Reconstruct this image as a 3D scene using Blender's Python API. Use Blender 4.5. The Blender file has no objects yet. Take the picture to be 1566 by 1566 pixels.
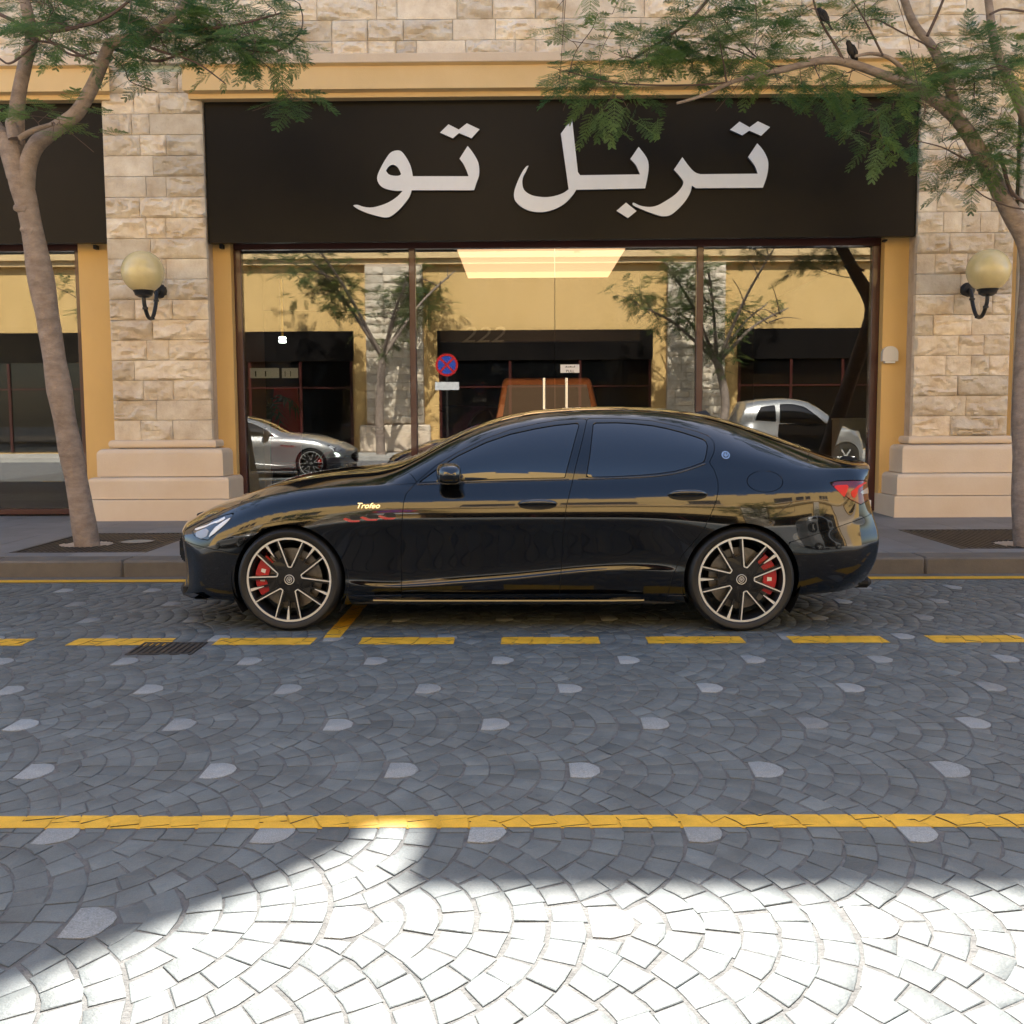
import bpy, math, random
import numpy as np
from mathutils import Vector, Matrix, noise
random.seed(7); np.random.seed(7)
SC = bpy.context.scene
COL = SC.collection
R = math.radians

# ------------------------------------------------------------------ camera
CAM_H, FPX, PIC = 1.42, 1600.0, 1566.0
PITCH, YAW, ROLL = R(5.2), .0096, .0055
_f = np.array([-math.sin(YAW)*math.cos(PITCH), math.cos(YAW)*math.cos(PITCH), -math.sin(PITCH)])
_r = np.array([math.cos(YAW), math.sin(YAW), 0.0])
_u = np.cross(_r, _f)
CR = _r*math.cos(ROLL) - _u*math.sin(ROLL)
CU = _u*math.cos(ROLL) + _r*math.sin(ROLL)
CF = _f
cam_d = bpy.data.cameras.new('camera')
cam = bpy.data.objects.new('camera', cam_d); COL.objects.link(cam)
cam_d.sensor_width = 36.0; cam_d.sensor_fit = 'HORIZONTAL'
cam_d.lens = 36.0*FPX/PIC
cam_d.clip_start = .05; cam_d.clip_end = 2000
cam.matrix_world = Matrix(((CR[0], CU[0], -CF[0], 0), (CR[1], CU[1], -CF[1], 0), (CR[2], CU[2], -CF[2], CAM_H), (0, 0, 0, 1)))
SC.camera = cam

# ------------------------------------------------------------------ sky, sun, exposure
SUN_EL, SUN_AZ = R(52), R(1.0)            # sun stands behind the shop, azimuth measured from +Y towards +X
world = bpy.data.worlds.new('World'); SC.world = world; world.use_nodes = True
wn = world.node_tree.nodes; wl = world.node_tree.links
for n in list(wn): wn.remove(n)
wo = wn.new('ShaderNodeOutputWorld'); wb = wn.new('ShaderNodeBackground'); ws = wn.new('ShaderNodeTexSky')
ws.sky_type = 'NISHITA'; ws.sun_disc = False
ws.sun_elevation = SUN_EL; ws.sun_rotation = SUN_AZ
ws.air_density = 1.0; ws.dust_density = 1.6; ws.ozone_density = 1.0
wb.inputs['Strength'].default_value = .092
wl.new(ws.outputs[0], wb.inputs[0]); wl.new(wb.outputs[0], wo.inputs[0])
sun_d = bpy.data.lights.new('sun', 'SUN'); sun = bpy.data.objects.new('sun', sun_d); COL.objects.link(sun)
sun_d.energy = 5.0; sun_d.angle = R(.53); sun_d.color = (1.0, .955, .88)
SUND = Vector((math.sin(SUN_AZ)*math.cos(SUN_EL), math.cos(SUN_AZ)*math.cos(SUN_EL), math.sin(SUN_EL)))
sun.rotation_euler = SUND.to_track_quat('Z', 'Y').to_euler()
sun.location = (0, 40, 50)
vs = SC.view_settings
vs.view_transform = 'Standard'; vs.look = 'None'; vs.gamma = 1.0; vs.use_curve_mapping = False
vs.exposure = 2.3
SC.render.engine = 'CYCLES'
SC.cycles.use_denoising = True
SC.cycles.max_bounces = 8; SC.cycles.glossy_bounces = 5; SC.cycles.transparent_max_bounces = 12
SC.cycles.caustics_reflective = False; SC.cycles.caustics_refractive = False
SC.cycles.sample_clamp_indirect = 6.0

# ------------------------------------------------------------------ pixel helpers (a pixel is a direction; depth comes from what it touches)
def ray(x, y): return CF + CR*(x-783)/FPX - CU*(y-783)/FPX
def at(x, y, Y):
    d = ray(x, y); s = Y/d[1]
    return np.array([d[0]*s, Y, CAM_H+d[2]*s])
def gnd(x, y, z=0.0):
    d = ray(x, y); s = (z-CAM_H)/d[2]
    return np.array([d[0]*s, d[1]*s, z])
def proj(p):
    d = np.asarray(p, float) - np.array([0, 0, CAM_H])
    q = d @ CF
    return 783+FPX*(d @ CR)/q, 783-FPX*(d @ CU)/q, q

# ------------------------------------------------------------------ materials
def rgb(c): return (c[0], c[1], c[2], 1.0)
MATS = {}
def mat(name, col, rough=.5, metal=0.0, var=0.0, nscale=4.0, detail=6.0, bump=0.0, bscale=30.0, coat=0.0, spec=.5,
        col2=None, orand=0.0, attr=None, speck=0.0, emit=None, estr=0.0, streak=None, rvar=0.0):
    m = bpy.data.materials.new(name); m.use_nodes = True; nt = m.node_tree; N = nt.nodes; L = nt.links
    b = N['Principled BSDF']
    b.inputs['Roughness'].default_value = rough; b.inputs['Metallic'].default_value = metal
    b.inputs['Specular IOR Level'].default_value = spec
    b.inputs['Coat Weight'].default_value = coat; b.inputs['Coat Roughness'].default_value = .02
    if emit: b.inputs['Emission Color'].default_value = rgb(emit); b.inputs['Emission Strength'].default_value = estr
    geo = N.new('ShaderNodeNewGeometry')
    vec = geo.outputs['Position']
    if streak:
        mp = N.new('ShaderNodeMapping'); mp.inputs['Scale'].default_value = streak
        L.new(vec, mp.inputs['Vector']); svec = mp.outputs[0]
    else: svec = vec
    cur = None
    if var or col2:
        nz = N.new('ShaderNodeTexNoise'); nz.inputs['Scale'].default_value = nscale; nz.inputs['Detail'].default_value = detail
        nz.inputs['Roughness'].default_value = .62
        L.new(svec, nz.inputs['Vector'])
        rp = N.new('ShaderNodeValToRGB'); rp.color_ramp.elements[0].position = .3; rp.color_ramp.elements[1].position = .7
        c2 = col2 if col2 else tuple(min(1, c*(1+var)) for c in col)
        c1 = col if col2 else tuple(c*(1-var) for c in col)
        rp.color_ramp.elements[0].color = rgb(c1); rp.color_ramp.elements[1].color = rgb(c2)
        L.new(nz.outputs['Fac'], rp.inputs[0]); cur = rp.outputs[0]
        if rvar:
            mr = N.new('ShaderNodeMapRange'); mr.inputs['To Min'].default_value = rough-rvar; mr.inputs['To Max'].default_value = rough+rvar
            L.new(nz.outputs['Fac'], mr.inputs['Value']); L.new(mr.outputs[0], b.inputs['Roughness'])
    else:
        rg = N.new('ShaderNodeRGB'); rg.outputs[0].default_value = rgb(col); cur = rg.outputs[0]
    def mul(cur, facsock):
        mx = N.new('ShaderNodeMix'); mx.data_type = 'RGBA'; mx.blend_type = 'MULTIPLY'; mx.inputs['Factor'].default_value = 1
        L.new(cur, mx.inputs[6]); L.new(facsock, mx.inputs[7]); return mx.outputs[2]
    if orand:
        oi = N.new('ShaderNodeObjectInfo'); mr = N.new('ShaderNodeMapRange')
        mr.inputs['To Min'].default_value = 1-orand; mr.inputs['To Max'].default_value = 1+orand
        L.new(oi.outputs['Random'], mr.inputs['Value']); cur = mul(cur, mr.outputs[0])
    if attr:
        at_ = N.new('ShaderNodeAttribute'); at_.attribute_name = attr; cur = mul(cur, at_.outputs['Color'])
    if speck:
        n2 = N.new('ShaderNodeTexNoise'); n2.inputs['Scale'].default_value = 220; n2.inputs['Detail'].default_value = 2
        L.new(vec, n2.inputs['Vector']); mr = N.new('ShaderNodeMapRange')
        mr.inputs['From Min'].default_value = .3; mr.inputs['From Max'].default_value = .7
        mr.inputs['To Min'].default_value = 1-speck; mr.inputs['To Max'].default_value = 1+speck
        L.new(n2.outputs['Fac'], mr.inputs['Value']); cur = mul(cur, mr.outputs[0])
    L.new(cur, b.inputs['Base Color'])
    if bump:
        n3 = N.new('ShaderNodeTexNoise'); n3.inputs['Scale'].default_value = bscale; n3.inputs['Detail'].default_value = 8
        n3.inputs['Roughness'].default_value = .65
        L.new(svec, n3.inputs['Vector'])
        bp = N.new('ShaderNodeBump'); bp.inputs['Strength'].default_value = 1.0; bp.inputs['Distance'].default_value = bump
        L.new(n3.outputs['Fac'], bp.inputs['Height']); L.new(bp.outputs[0], b.inputs['Normal'])
    MATS[name] = m
    return m

mat('cobble', (.096, .109, .108), .6, var=.24, nscale=4, bump=.004, bscale=45, attr='tint', speck=.16, rvar=.1)
mat('pale_stone', (.225, .236, .230), .65, var=.12, nscale=14, bump=.004, bscale=60, attr='tint', speck=.3)
mat('joint', (.12, .118, .112), .9, var=.35, nscale=20, bump=.01, bscale=80)
mat('asphaltic_setts', (.15, .155, .16), .7, var=.25, nscale=7, bump=.01, bscale=18)
mat('yellow_paint', (.66, .36, .022), .55, var=.16, nscale=11, bump=.003, bscale=70, speck=.1)
mat('kerb', (.125, .108, .088), .75, var=.2, nscale=3, bump=.004, bscale=40, speck=.08)
mat('slab', (.185, .178, .17), .7, var=.14, nscale=2.5, bump=.003, bscale=50, orand=.1, speck=.06)
mat('grate', (.045, .04, .034), .7, var=.4, nscale=8, bump=.004, bscale=60)
mat('steel_dark', (.05, .045, .04), .55, metal=.6, var=.4, nscale=14, bump=.003, bscale=60)
mat('bounce_paving', (.42, .40, .36), .75, var=.1, nscale=2.5)  # colour paled so the opposite walk bounces more light onto the shop front
mat('concrete_lid', (.32, .30, .25), .7, var=.1, bump=.002)
mat('limestone', (.58, .46, .325), .85, col2=(.80, .715, .575), nscale=4.2, bump=.02, bscale=14, orand=.13, attr='tint', speck=.05)
mat('dressed_stone', (.66, .52, .37), .8, col2=(.72, .595, .455), nscale=1.6, bump=.003, bscale=40, speck=.04)
mat('lime_mortar', (.50, .40, .30), .9, var=.15, nscale=8, bump=.004)
mat('ochre_wall', (.66, .43, .155), .75, col2=(.72, .48, .19), nscale=1.3, bump=.002, bscale=60, streak=(1, 1, .35))
mat('ochre_cornice', (.70, .49, .23), .75, col2=(.76, .55, .28), nscale=1.3, bump=.002, bscale=60)
mat('sign_board', (.0055, .005, .005), .36, spec=.14, col2=(.0105, .0085, .0072), nscale=.9, bump=.0006, bscale=12)
mat('letter_white', (.72, .74, .76), .35, var=.03, nscale=6)
mat('letter_side', (.05, .06, .075), .5)
mat('maroon', (.055, .013, .010), .3, var=.12, nscale=3, coat=.4)
mat('paint_black', (.0018, .0018, .002), .12, coat=1.0, spec=.22)
mat('gloss_black', (.004, .004, .004), .08, coat=1.0)
mat('matte_black', (.006, .006, .006), .7)
mat('tint_glass', (.003, .0035, .004), .0, spec=.75, coat=.6)
mat('rubber', (.0065, .0062, .006), .55, var=.2, nscale=10, bump=.0015, bscale=90)
mat('rim_dark', (.018, .018, .019), .3, metal=.5)
mat('rim_bright', (.74, .73, .68), .32, metal=.45)
mat('disc_metal', (.16, .145, .13), .4, metal=1.0, var=.2, nscale=30)
mat('caliper_red', (.42, .012, .010), .3, coat=.5)
mat('white_print', (.75, .75, .75), .4)
mat('chrome', (.75, .75, .76), .08, metal=1.0)
mat('red_lens', (.62, .012, .010), .3, spec=.3)
mat('tail_dark', (.12, .004, .006), .15, coat=.6)
mat('clear_lens', (.30, .31, .33), .06, coat=1.0)
mat('lamp_housing', (.02, .022, .026), .1, coat=1.0)
mat('led_white', (.78, .80, .82), .15, coat=.6)
mat('bark', (.20, .15, .115), .85, col2=(.36, .285, .23), nscale=9, bump=.022, bscale=16, streak=(.8, .8, 1.5), speck=.12)
mat('twig', (.11, .075, .06), .8, var=.25, nscale=10)
mat('iron_black', (.012, .013, .015), .45, var=.2, nscale=30, bump=.002, bscale=80)
mat('white_plastic', (.62, .60, .56), .45)
mat('showroom_wall', (.030, .022, .017), .6, var=.25, nscale=1.5)
mat('showroom_brown', (.13, .075, .045), .6, var=.2, nscale=1.2)
mat('showroom_floor', (.09, .085, .08), .12, var=.1, nscale=2)
mat('ceiling', (.16, .13, .10), .7)
mat('light_panel', (.8, .6, .4), .6, emit=(1.0, .56, .30), estr=.43, streak=(.25, 6, 1), col2=(.9, .75, .5), nscale=2)
mat('lamp_glow', (.9, .9, .85), .4, emit=(.9, 1.0, .9), estr=3.0)
mat('silver_paint', (.42, .42, .41), .28, metal=.6, coat=1.0)
mat('purple_paint', (.035, .012, .04), .25, metal=.3, coat=1.0)
mat('copper_paint', (.62, .26, .11), .3, metal=.25, coat=1.0)
mat('red_gloss', (.35, .012, .012), .3, coat=.5)
mat('blue_print', (.03, .08, .42), .4)
mat('red_print', (.55, .02, .02), .4)
mat('palm_leaf', (.02, .06, .012), .5)
mat('shirt', (.35, .45, .62), .8); mat('skin', (.42, .25, .17), .6); mat('trousers', (.03, .035, .05), .8); mat('hair', (.012, .01, .008), .5)
mat('bird_dark', (.012, .009, .008), .7, col2=(.03, .022, .018), nscale=40)

def leaf_mat(name, c1, c2):
    m = bpy.data.materials.new(name); m.use_nodes = True; N = m.node_tree.nodes; L = m.node_tree.links
    for n in list(N): N.remove(n)
    o = N.new('ShaderNodeOutputMaterial'); mx = N.new('ShaderNodeMixShader'); mx.inputs[0].default_value = .48
    d = N.new('ShaderNodeBsdfPrincipled'); d.inputs['Roughness'].default_value = .5
    t = N.new('ShaderNodeBsdfTranslucent')
    a = N.new('ShaderNodeAttribute'); a.attribute_name = 'tint'
    rp = N.new('ShaderNodeValToRGB'); rp.color_ramp.elements[0].color = rgb(c1); rp.color_ramp.elements[1].color = rgb(c2)
    L.new(a.outputs['Fac'], rp.inputs[0]); L.new(rp.outputs[0], d.inputs['Base Color'])
    h = N.new('ShaderNodeHueSaturation'); h.inputs['Value'].default_value = 1.5; h.inputs['Hue'].default_value = .485
    L.new(rp.outputs[0], h.inputs['Color']); L.new(h.outputs[0], t.inputs['Color'])
    L.new(d.outputs[0], mx.inputs[1]); L.new(t.outputs[0], mx.inputs[2]); L.new(mx.outputs[0], o.inputs[0])
    MATS[name] = m
leaf_mat('leaf', (.045, .125, .050), (.19, .285, .070))
leaf_mat('leaf_dry', (.035, .085, .03), (.13, .17, .045))

def glass_mat(name, fac, tint):
    m = bpy.data.materials.new(name); m.use_nodes = True; N = m.node_tree.nodes; L = m.node_tree.links
    for n in list(N): N.remove(n)
    o = N.new('ShaderNodeOutputMaterial'); mx = N.new('ShaderNodeMixShader')
    t = N.new('ShaderNodeBsdfTransparent'); t.inputs[0].default_value = rgb(tint)
    g = N.new('ShaderNodeBsdfGlossy'); g.inputs['Roughness'].default_value = 0.0
    lw = N.new('ShaderNodeFresnel'); lw.inputs['IOR'].default_value = 1.5
    ad = N.new('ShaderNodeMath'); ad.operation = 'ADD'; ad.inputs[1].default_value = fac; ad.use_clamp = True
    L.new(lw.outputs[0], ad.inputs[0]); L.new(ad.outputs[0], mx.inputs[0])
    L.new(t.outputs[0], mx.inputs[1]); L.new(g.outputs[0], mx.inputs[2]); L.new(mx.outputs[0], o.inputs[0])
    MATS[name] = m
glass_mat('shop_glass', .07, (.80, .82, .80))
glass_mat('lamp_globe_glass', .02, (.9, .85, .6))
# frosted amber globe
mg = mat('globe', (.70, .60, .32), .25, var=.06, nscale=9, coat=.5)
mg.node_tree.nodes['Principled BSDF'].inputs['Subsurface Weight'].default_value = .25
mg.node_tree.nodes['Principled BSDF'].inputs['Subsurface Radius'].default_value = (.08, .07, .03)

# ------------------------------------------------------------------ mesh helpers
class MB:
    def __init__(s): s.v = []; s.f = []; s.mi = []; s.cur = 0; s.tint = []; s.t = 1.0
    def add(s, vs, fs):
        o = len(s.v); s.v.extend([tuple(map(float, p)) for p in vs]); s.tint.extend([s.t]*len(vs))
        for q in fs: s.f.append([i+o for i in q]); s.mi.append(s.cur)
        return s
    def box(s, x0, x1, y0, y1, z0, z1, bev=0.0):
        if bev <= 0:
            return s.add([(x0,y0,z0),(x1,y0,z0),(x1,y1,z0),(x0,y1,z0),(x0,y0,z1),(x1,y0,z1),(x1,y1,z1),(x0,y1,z1)],
                  [(0,3,2,1),(4,5,6,7),(0,1,5,4),(1,2,6,5),(2,3,7,6),(3,0,4,7)])
        b = min(bev, (x1-x0)/2.01, (y1-y0)/2.01, (z1-z0)/2.01)
        vs = []
        for (X, sx) in ((x0,1),(x1,-1)):
            for (Y, sy) in ((y0,1),(y1,-1)):
                for (Z, sz) in ((z0,1),(z1,-1)):
                    vs += [(X, Y+sy*b, Z+sz*b), (X+sx*b, Y, Z+sz*b), (X+sx*b, Y+sy*b, Z)]
        def c(i, j, k, a): return ((i*2+j)*2+k)*3+a
        fs = []
        for i in (0,1): fs.append((c(i,0,0,0), c(i,1,0,0), c(i,1,1,0), c(i,0,1,0)) if i else (c(i,0,0,0), c(i,0,1,0), c(i,1,1,0), c(i,1,0,0)))
        for j in (0,1): fs.append((c(0,j,0,1), c(0,j,1,1), c(1,j,1,1), c(1,j,0,1)) if j else (c(0,j,0,1), c(1,j,0,1), c(1,j,1,1), c(0,j,1,1)))
        for k in (0,1): fs.append((c(0,0,k,2), c(1,0,k,2), c(1,1,k,2), c(0,1,k,2)) if k else (c(0,0,k,2), c(0,1,k,2), c(1,1,k,2), c(1,0,k,2)))
        for i in (0,1):
            for j in (0,1):
                q = (c(i,j,0,0), c(i,j,1,0), c(i,j,1,1), c(i,j,0,1)); fs.append(q if (i+j) % 2 else q[::-1])
        for i in (0,1):
            for k in (0,1):
                q = (c(i,0,k,0), c(i,0,k,2), c(i,1,k,2), c(i,1,k,0)); fs.append(q if (i+k) % 2 == 0 else q[::-1])
        for j in (0,1):
            for k in (0,1):
                q = (c(0,j,k,1), c(1,j,k,1), c(1,j,k,2), c(0,j,k,2)); fs.append(q if (j+k) % 2 else q[::-1])
        for i in (0,1):
            for j in (0,1):
                for k in (0,1):
                    q = (c(i,j,k,0), c(i,j,k,1), c(i,j,k,2)); fs.append(q if (i+j+k) % 2 else q[::-1])
        return s.add(vs, fs)
    def tube(s, pts, rad, n=8, cap=True):
        pts = [Vector(p) for p in pts]; m = len(pts)
        if not hasattr(rad, '__len__'): rad = [rad]*m
        vs, fs = [], []; up = None
        for i, p in enumerate(pts):
            d = (pts[min(i+1, m-1)]-pts[max(i-1, 0)])
            if d.length < 1e-9: d = Vector((0,0,1))
            d.normalize()
            if up is None:
                up = Vector((0,0,1)) if abs(d.z) < .9 else Vector((1,0,0))
            a = d.cross(up)
            if a.length < 1e-6: a = d.orthogonal()
            a.normalize(); b = a.cross(d).normalized(); up = b
            for k in range(n):
                t = 2*math.pi*k/n
                vs.append(p+(a*math.cos(t)+b*math.sin(t))*rad[i])
        for i in range(m-1):
            for k in range(n):
                k2 = (k+1) % n
                fs.append((i*n+k, i*n+k2, (i+1)*n+k2, (i+1)*n+k))
        if cap: fs.append(tuple(range(n))[::-1]); fs.append(tuple((m-1)*n+k for k in range(n)))
        return s.add(vs, [q[::-1] for q in fs])
    def lathe(s, prof, n=32, c=(0,0,0), axis='z', closed=False):
        vs, fs = [], []; m = len(prof)
        for (r, h) in prof:
            for k in range(n):
                t = 2*math.pi*k/n; a, b = r*math.cos(t), r*math.sin(t)
                p = (a, b, h) if axis == 'z' else ((a, h, b) if axis == 'y' else (h, a, b))
                vs.append((p[0]+c[0], p[1]+c[1], p[2]+c[2]))
        for i in range(m if closed else m-1):
            i2 = (i+1) % m
            for k in range(n):
                k2 = (k+1) % n
                q = (i*n+k, i*n+k2, i2*n+k2, i2*n+k)
                fs.append(q if axis != 'y' else q[::-1])
        return s.add(vs, fs)
    def prism(s, poly, y0, y1):
        """polygon in (x,z), extruded along y; front face at y0"""
        n = len(poly)
        vs = [(x, y0, z) for x, z in poly]+[(x, y1, z) for x, z in poly]
        fs = [tuple(range(n)), tuple(range(2*n-1, n-1, -1))]
        for i in range(n):
            j = (i+1) % n; fs.append((i, i+n, j+n, j))
        return s.add(vs, fs)
    def build(s, name, mats, parent=None, smooth=None, tint=False, loc=None):
        if not isinstance(mats, (list, tuple)): mats = [mats]
        me = bpy.data.meshes.new(name); me.from_pydata(s.v, [], s.f)
        for m in mats: me.materials.append(MATS[m])
        if len(mats) > 1: me.polygons.foreach_set('material_index', s.mi)
        if tint:
            a = me.attributes.new('tint', 'FLOAT_COLOR', 'POINT')
            t = np.repeat(np.array(s.tint, 'f'), 4); t[3::4] = 1
            a.data.foreach_set('color', t)
        if smooth is not None:
            me.polygons.foreach_set('use_smooth', [True]*len(me.polygons))
            if smooth > 0: me.set_sharp_from_angle(angle=R(smooth))
        me.update()
        return link(name, me, parent, loc)
def link(name, me, parent=None, loc=None):
    o = bpy.data.objects.new(name, me); COL.objects.link(o)
    if parent is not None: o.parent = parent
    if loc is not None: o.location = loc
    return o
def fixn(o):
    """make the normals of a closed mesh point outwards"""
    import bmesh
    bm = bmesh.new(); bm.from_mesh(o.data); bmesh.ops.recalc_face_normals(bm, faces=bm.faces); bm.to_mesh(o.data); bm.free()
    return o
def tag(o, label, cat, group=None):
    o['label'] = label; o['category'] = cat
    if group: o['group'] = group
    return o
def struct(o): o['kind'] = 'structure'; return o
def thing(name, label, cat, loc=(0,0,0), rz=0, group=None):
    o = bpy.data.objects.new(name, None); COL.objects.link(o); o.empty_display_size = .2
    o.location = loc; o.rotation_euler = (0, 0, rz)
    return tag(o, label, cat, group)
def copy_tree(o, parent=None):
    kids = [c for c in COL.objects if c.parent == o]
    c = o.copy(); COL.objects.link(c); c.parent = parent
    for k in kids: copy_tree(k, c)
    return c
def spline(pts, n=8, closed=False):
    """Catmull-Rom through 2-D/3-D points"""
    P = [np.array(p, float) for p in pts]; out = []; m = len(P)
    rng = range(m) if closed else range(m-1)
    for i in rng:
        p0 = P[(i-1) % m] if closed or i > 0 else P[0]; p1 = P[i]; p2 = P[(i+1) % m]; p3 = P[(i+2) % m] if closed or i+2 < m else P[-1]
        for k in range(n):
            t = k/n
            out.append(.5*((2*p1)+(-p0+p2)*t+(2*p0-5*p1+4*p2-p3)*t*t+(-p0+3*p1-3*p2+p3)*t**3))
    if not closed: out.append(P[-1])
    return out
def text_mesh(name, txt, size, matn, parent, M4, depth=.002, shear=0.0):
    cu = bpy.data.curves.new(name, 'FONT'); cu.body = txt; cu.size = size; cu.extrude = depth; cu.align_x = 'CENTER'; cu.align_y = 'CENTER'; cu.shear = shear
    cu.resolution_u = 3
    tmp = bpy.data.objects.new(name, cu); COL.objects.link(tmp)
    dg = bpy.context.evaluated_depsgraph_get(); me = bpy.data.meshes.new_from_object(tmp.evaluated_get(dg))
    bpy.data.objects.remove(tmp); me.name = name
    me.materials.clear(); me.materials.append(MATS[matn]); me.transform(M4)
    return link(name, me, parent)
# ------------------------------------------------------------------ the ground
KERB_Y = 9.30; WALK_Z = .15
mb = MB(); mb.box(-150, 150, -150, 150, -.5, -.06)
ground = struct(mb.build('ground', 'asphaltic_setts'))
mb = MB(); mb.box(-60, 60, -7.2, KERB_Y-.001, -.05, -.0038)
road = struct(mb.build('road', 'joint'))
# fan-laid cobbles: a triangular lattice of D-shaped keystones with six curved courses each
P_ = .737; RW = P_*math.sqrt(3)/2
KEY0 = gnd(868, 1177)
def fan_pieces():
    """(centre, outline polygon in local xy, is_key)"""
    out = []
    g = .0036
    key = [(.006, -.088)]+[(.048+.085*math.cos(t), .096*math.sin(t)) for t in np.linspace(-R(84), R(84), 9)]+[(.006, .088)]
    out.append((key, True))
    def clip_out(poly, K):
        # keep the part of a stone that lies outside a keystone: cut along the keystone edge that leaves most of it
        def area(p): return abs(sum(p[i-1][0]*p[i][1]-p[i][0]*p[i-1][1] for i in range(len(p))))/2
        best = None; n = len(K)
        for i in range(n):
            a, b = K[i], K[(i+1) % n]; ex, ey = b[0]-a[0], b[1]-a[1]; l = math.hypot(ex, ey)
            nx, ny = ey/l, -ex/l
            f = [(p[0]-a[0])*nx+(p[1]-a[1])*ny for p in poly]
            q = []
            for k in range(len(poly)):
                f0, f1 = f[k-1], f[k]; p0, p1 = poly[k-1], poly[k]
                if (f0 > 0) != (f1 > 0): t = f0/(f0-f1); q.append((p0[0]+(p1[0]-p0[0])*t, p0[1]+(p1[1]-p0[1])*t))
                if f1 > 0: q.append(p1)
            A = area(q) if len(q) > 2 else 0
            if best is None or A > best[0]: best = (A, q)
        return best[1] if best[0] > .0022 else None
    kc = (.055, 0.0); KX = [(kc[0]+(x-kc[0])*1.10, y*1.07) for x, y in key]
    near = [(P_, 0), (P_/2, RW), (P_/2, -RW), (0, 0)]
    def fit(poly):
        for (ox, oy) in near:
            K = [(x+ox, y+oy) for x, y in KX]
            def inside(p):
                return all((K[(i+1) % len(K)][0]-K[i][0])*(p[1]-K[i][1])-(K[(i+1) % len(K)][1]-K[i][1])*(p[0]-K[i][0]) > 0 for i in range(len(K)))
            smp = list(poly)+[((a[0]+b[0])/2, (a[1]+b[1])/2) for a, b in zip(poly, poly[1:]+poly[:1])]+[(sum(p[0] for p in poly)/len(poly), sum(p[1] for p in poly)/len(poly))]
            if any(inside(p) for p in smp):
                poly = clip_out(poly, K)
                if poly is None: return None
        return poly
    rs = np.linspace(.118, P_-.004, 7)
    for k in range(6):
        r0, r1 = rs[k]+g, rs[k+1]-g; rm = (r0+r1)/2
        th0 = R(30)+math.asin(rm/(2*P_))
        n = max(2, round(2*th0*rm/.112))
        cuts = np.linspace(-1, 1, n+1)
        for i in range(n):
            poly = []
            for (r, a, b) in ((r0, i, i+1), (r1, i+1, i)):
                tm = R(30)+math.asin(min(1, r/(2*P_)))
                ga = g/r
                ta = cuts[a]*tm + (ga if a < b else -ga); tb = cuts[b]*tm - (ga if a < b else -ga)
                for q in (0, .5, 1): t = ta+(tb-ta)*q; poly.append((r*math.cos(t), r*math.sin(t)))
            poly = fit(poly)
            if poly: out.append((poly, False))
    return out
FAN = fan_pieces()
rng = random.Random(3)
stones = []   # (area score, polygon world xy, key?)
iy0, iy1 = int((-1.5-KEY0[1])/RW)-1, int((KERB_Y-KEY0[1])/RW)+2
for iy in range(iy0, iy1):
    for ix in range(-14, 15):
        cx = KEY0[0]+(ix+(.5 if iy % 2 else 0))*P_; cy = KEY0[1]+iy*RW
        if abs(cx) > 3.2+.62*max(cy, 1)+1.2: continue
        for poly, key in FAN:
            jx, jy, a = rng.gauss(0, .003), rng.gauss(0, .003), rng.gauss(0, .02)
            mx = sum(p[0] for p in poly)/len(poly); my = sum(p[1] for p in poly)/len(poly)
            sh = 1.0-abs(rng.gauss(0, .012))
            w = []
            for (x, y) in poly:
                dx, dy = (x-mx)*sh+rng.gauss(0, .0022), (y-my)*sh+rng.gauss(0, .0022)
                w.append((cx+mx+jx+dx*math.cos(a)-dy*math.sin(a), cy+my+jy+dx*math.sin(a)+dy*math.cos(a)))
            yy = [p[1] for p in w]
            if max(yy) > KERB_Y-.35 and min(yy) < KERB_Y-.35: w = [(p[0], min(p[1], KERB_Y-.352)) for p in w]
            if min(yy) > KERB_Y-.36 or min(yy) < -1.6: continue
            stones.append((w, key))
# drainage grate hole
DG = [gnd(190, 1001), gnd(292, 1001), gnd(318, 982), gnd(215, 982)]
dgx0, dgx1 = DG[0][0], DG[1][0]; dgy0, dgy1 = DG[0][1], DG[2][1]
def in_grate(w):
    x = sum(p[0] for p in w)/len(w); y = sum(p[1] for p in w)/len(w)
    return dgx0-.03 < x < dgx1+.03 and dgy0-.03 < y < dgy1+.03
stones = [s for s in stones if not in_grate(s[0])]
def stone_mesh(mb, w, z, tilt, tint):
    n = len(w); cx = sum(p[0] for p in w)/n; cy = sum(p[1] for p in w)/n
    mb.t = tint
    def zz(x, y): return z+tilt[0]*(x-cx)+tilt[1]*(y-cy)
    top = []
    for x, y in w:
        l = max(1e-6, math.hypot(x-cx, y-cy)); k = max(.8, 1-.0035/l); top.append((cx+(x-cx)*k, cy+(y-cy)*k, zz(x, y)))
    mid = [(x, y, zz(x, y)-.0018) for x, y in w]
    bot = [(x, y, -.02) for x, y in w]
    fs = [tuple(range(n))]
    for i in range(n):
        j = (i+1) % n
        fs.append((n+i, n+j, j, i)); fs.append((2*n+i, 2*n+j, n+j, n+i))
    mb.add(top+mid+bot, fs)
recs = []
for (w, key) in stones:
    cx = sum(p[0] for p in w)/len(w); cy = sum(p[1] for p in w)/len(w)
    z = rng.gauss(0, .0006); tilt = (rng.gauss(0, .0065), rng.gauss(0, .0065))
    tint = 1+rng.gauss(0, .10) if rng.random() > .08 else 1+rng.uniform(-.28, .38)
    vis = -1
    if cy > 1.5:
        px, py, q = proj((cx, cy, 0))
        if -60 < px < 1626 and py < 1640:
            A = 0
            for i in range(len(w)):
                x0, y0, _ = proj((*w[i], 0)); x1, y1, _ = proj((*w[(i+1) % len(w)], 0)); A += x0*y1-x1*y0
            vis = abs(A)
    recs.append((vis, w, key, z, tilt, max(.55, min(1.6, tint))))
plain = sorted([r for r in recs if not r[2]], key=lambda r: -r[0])
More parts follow.
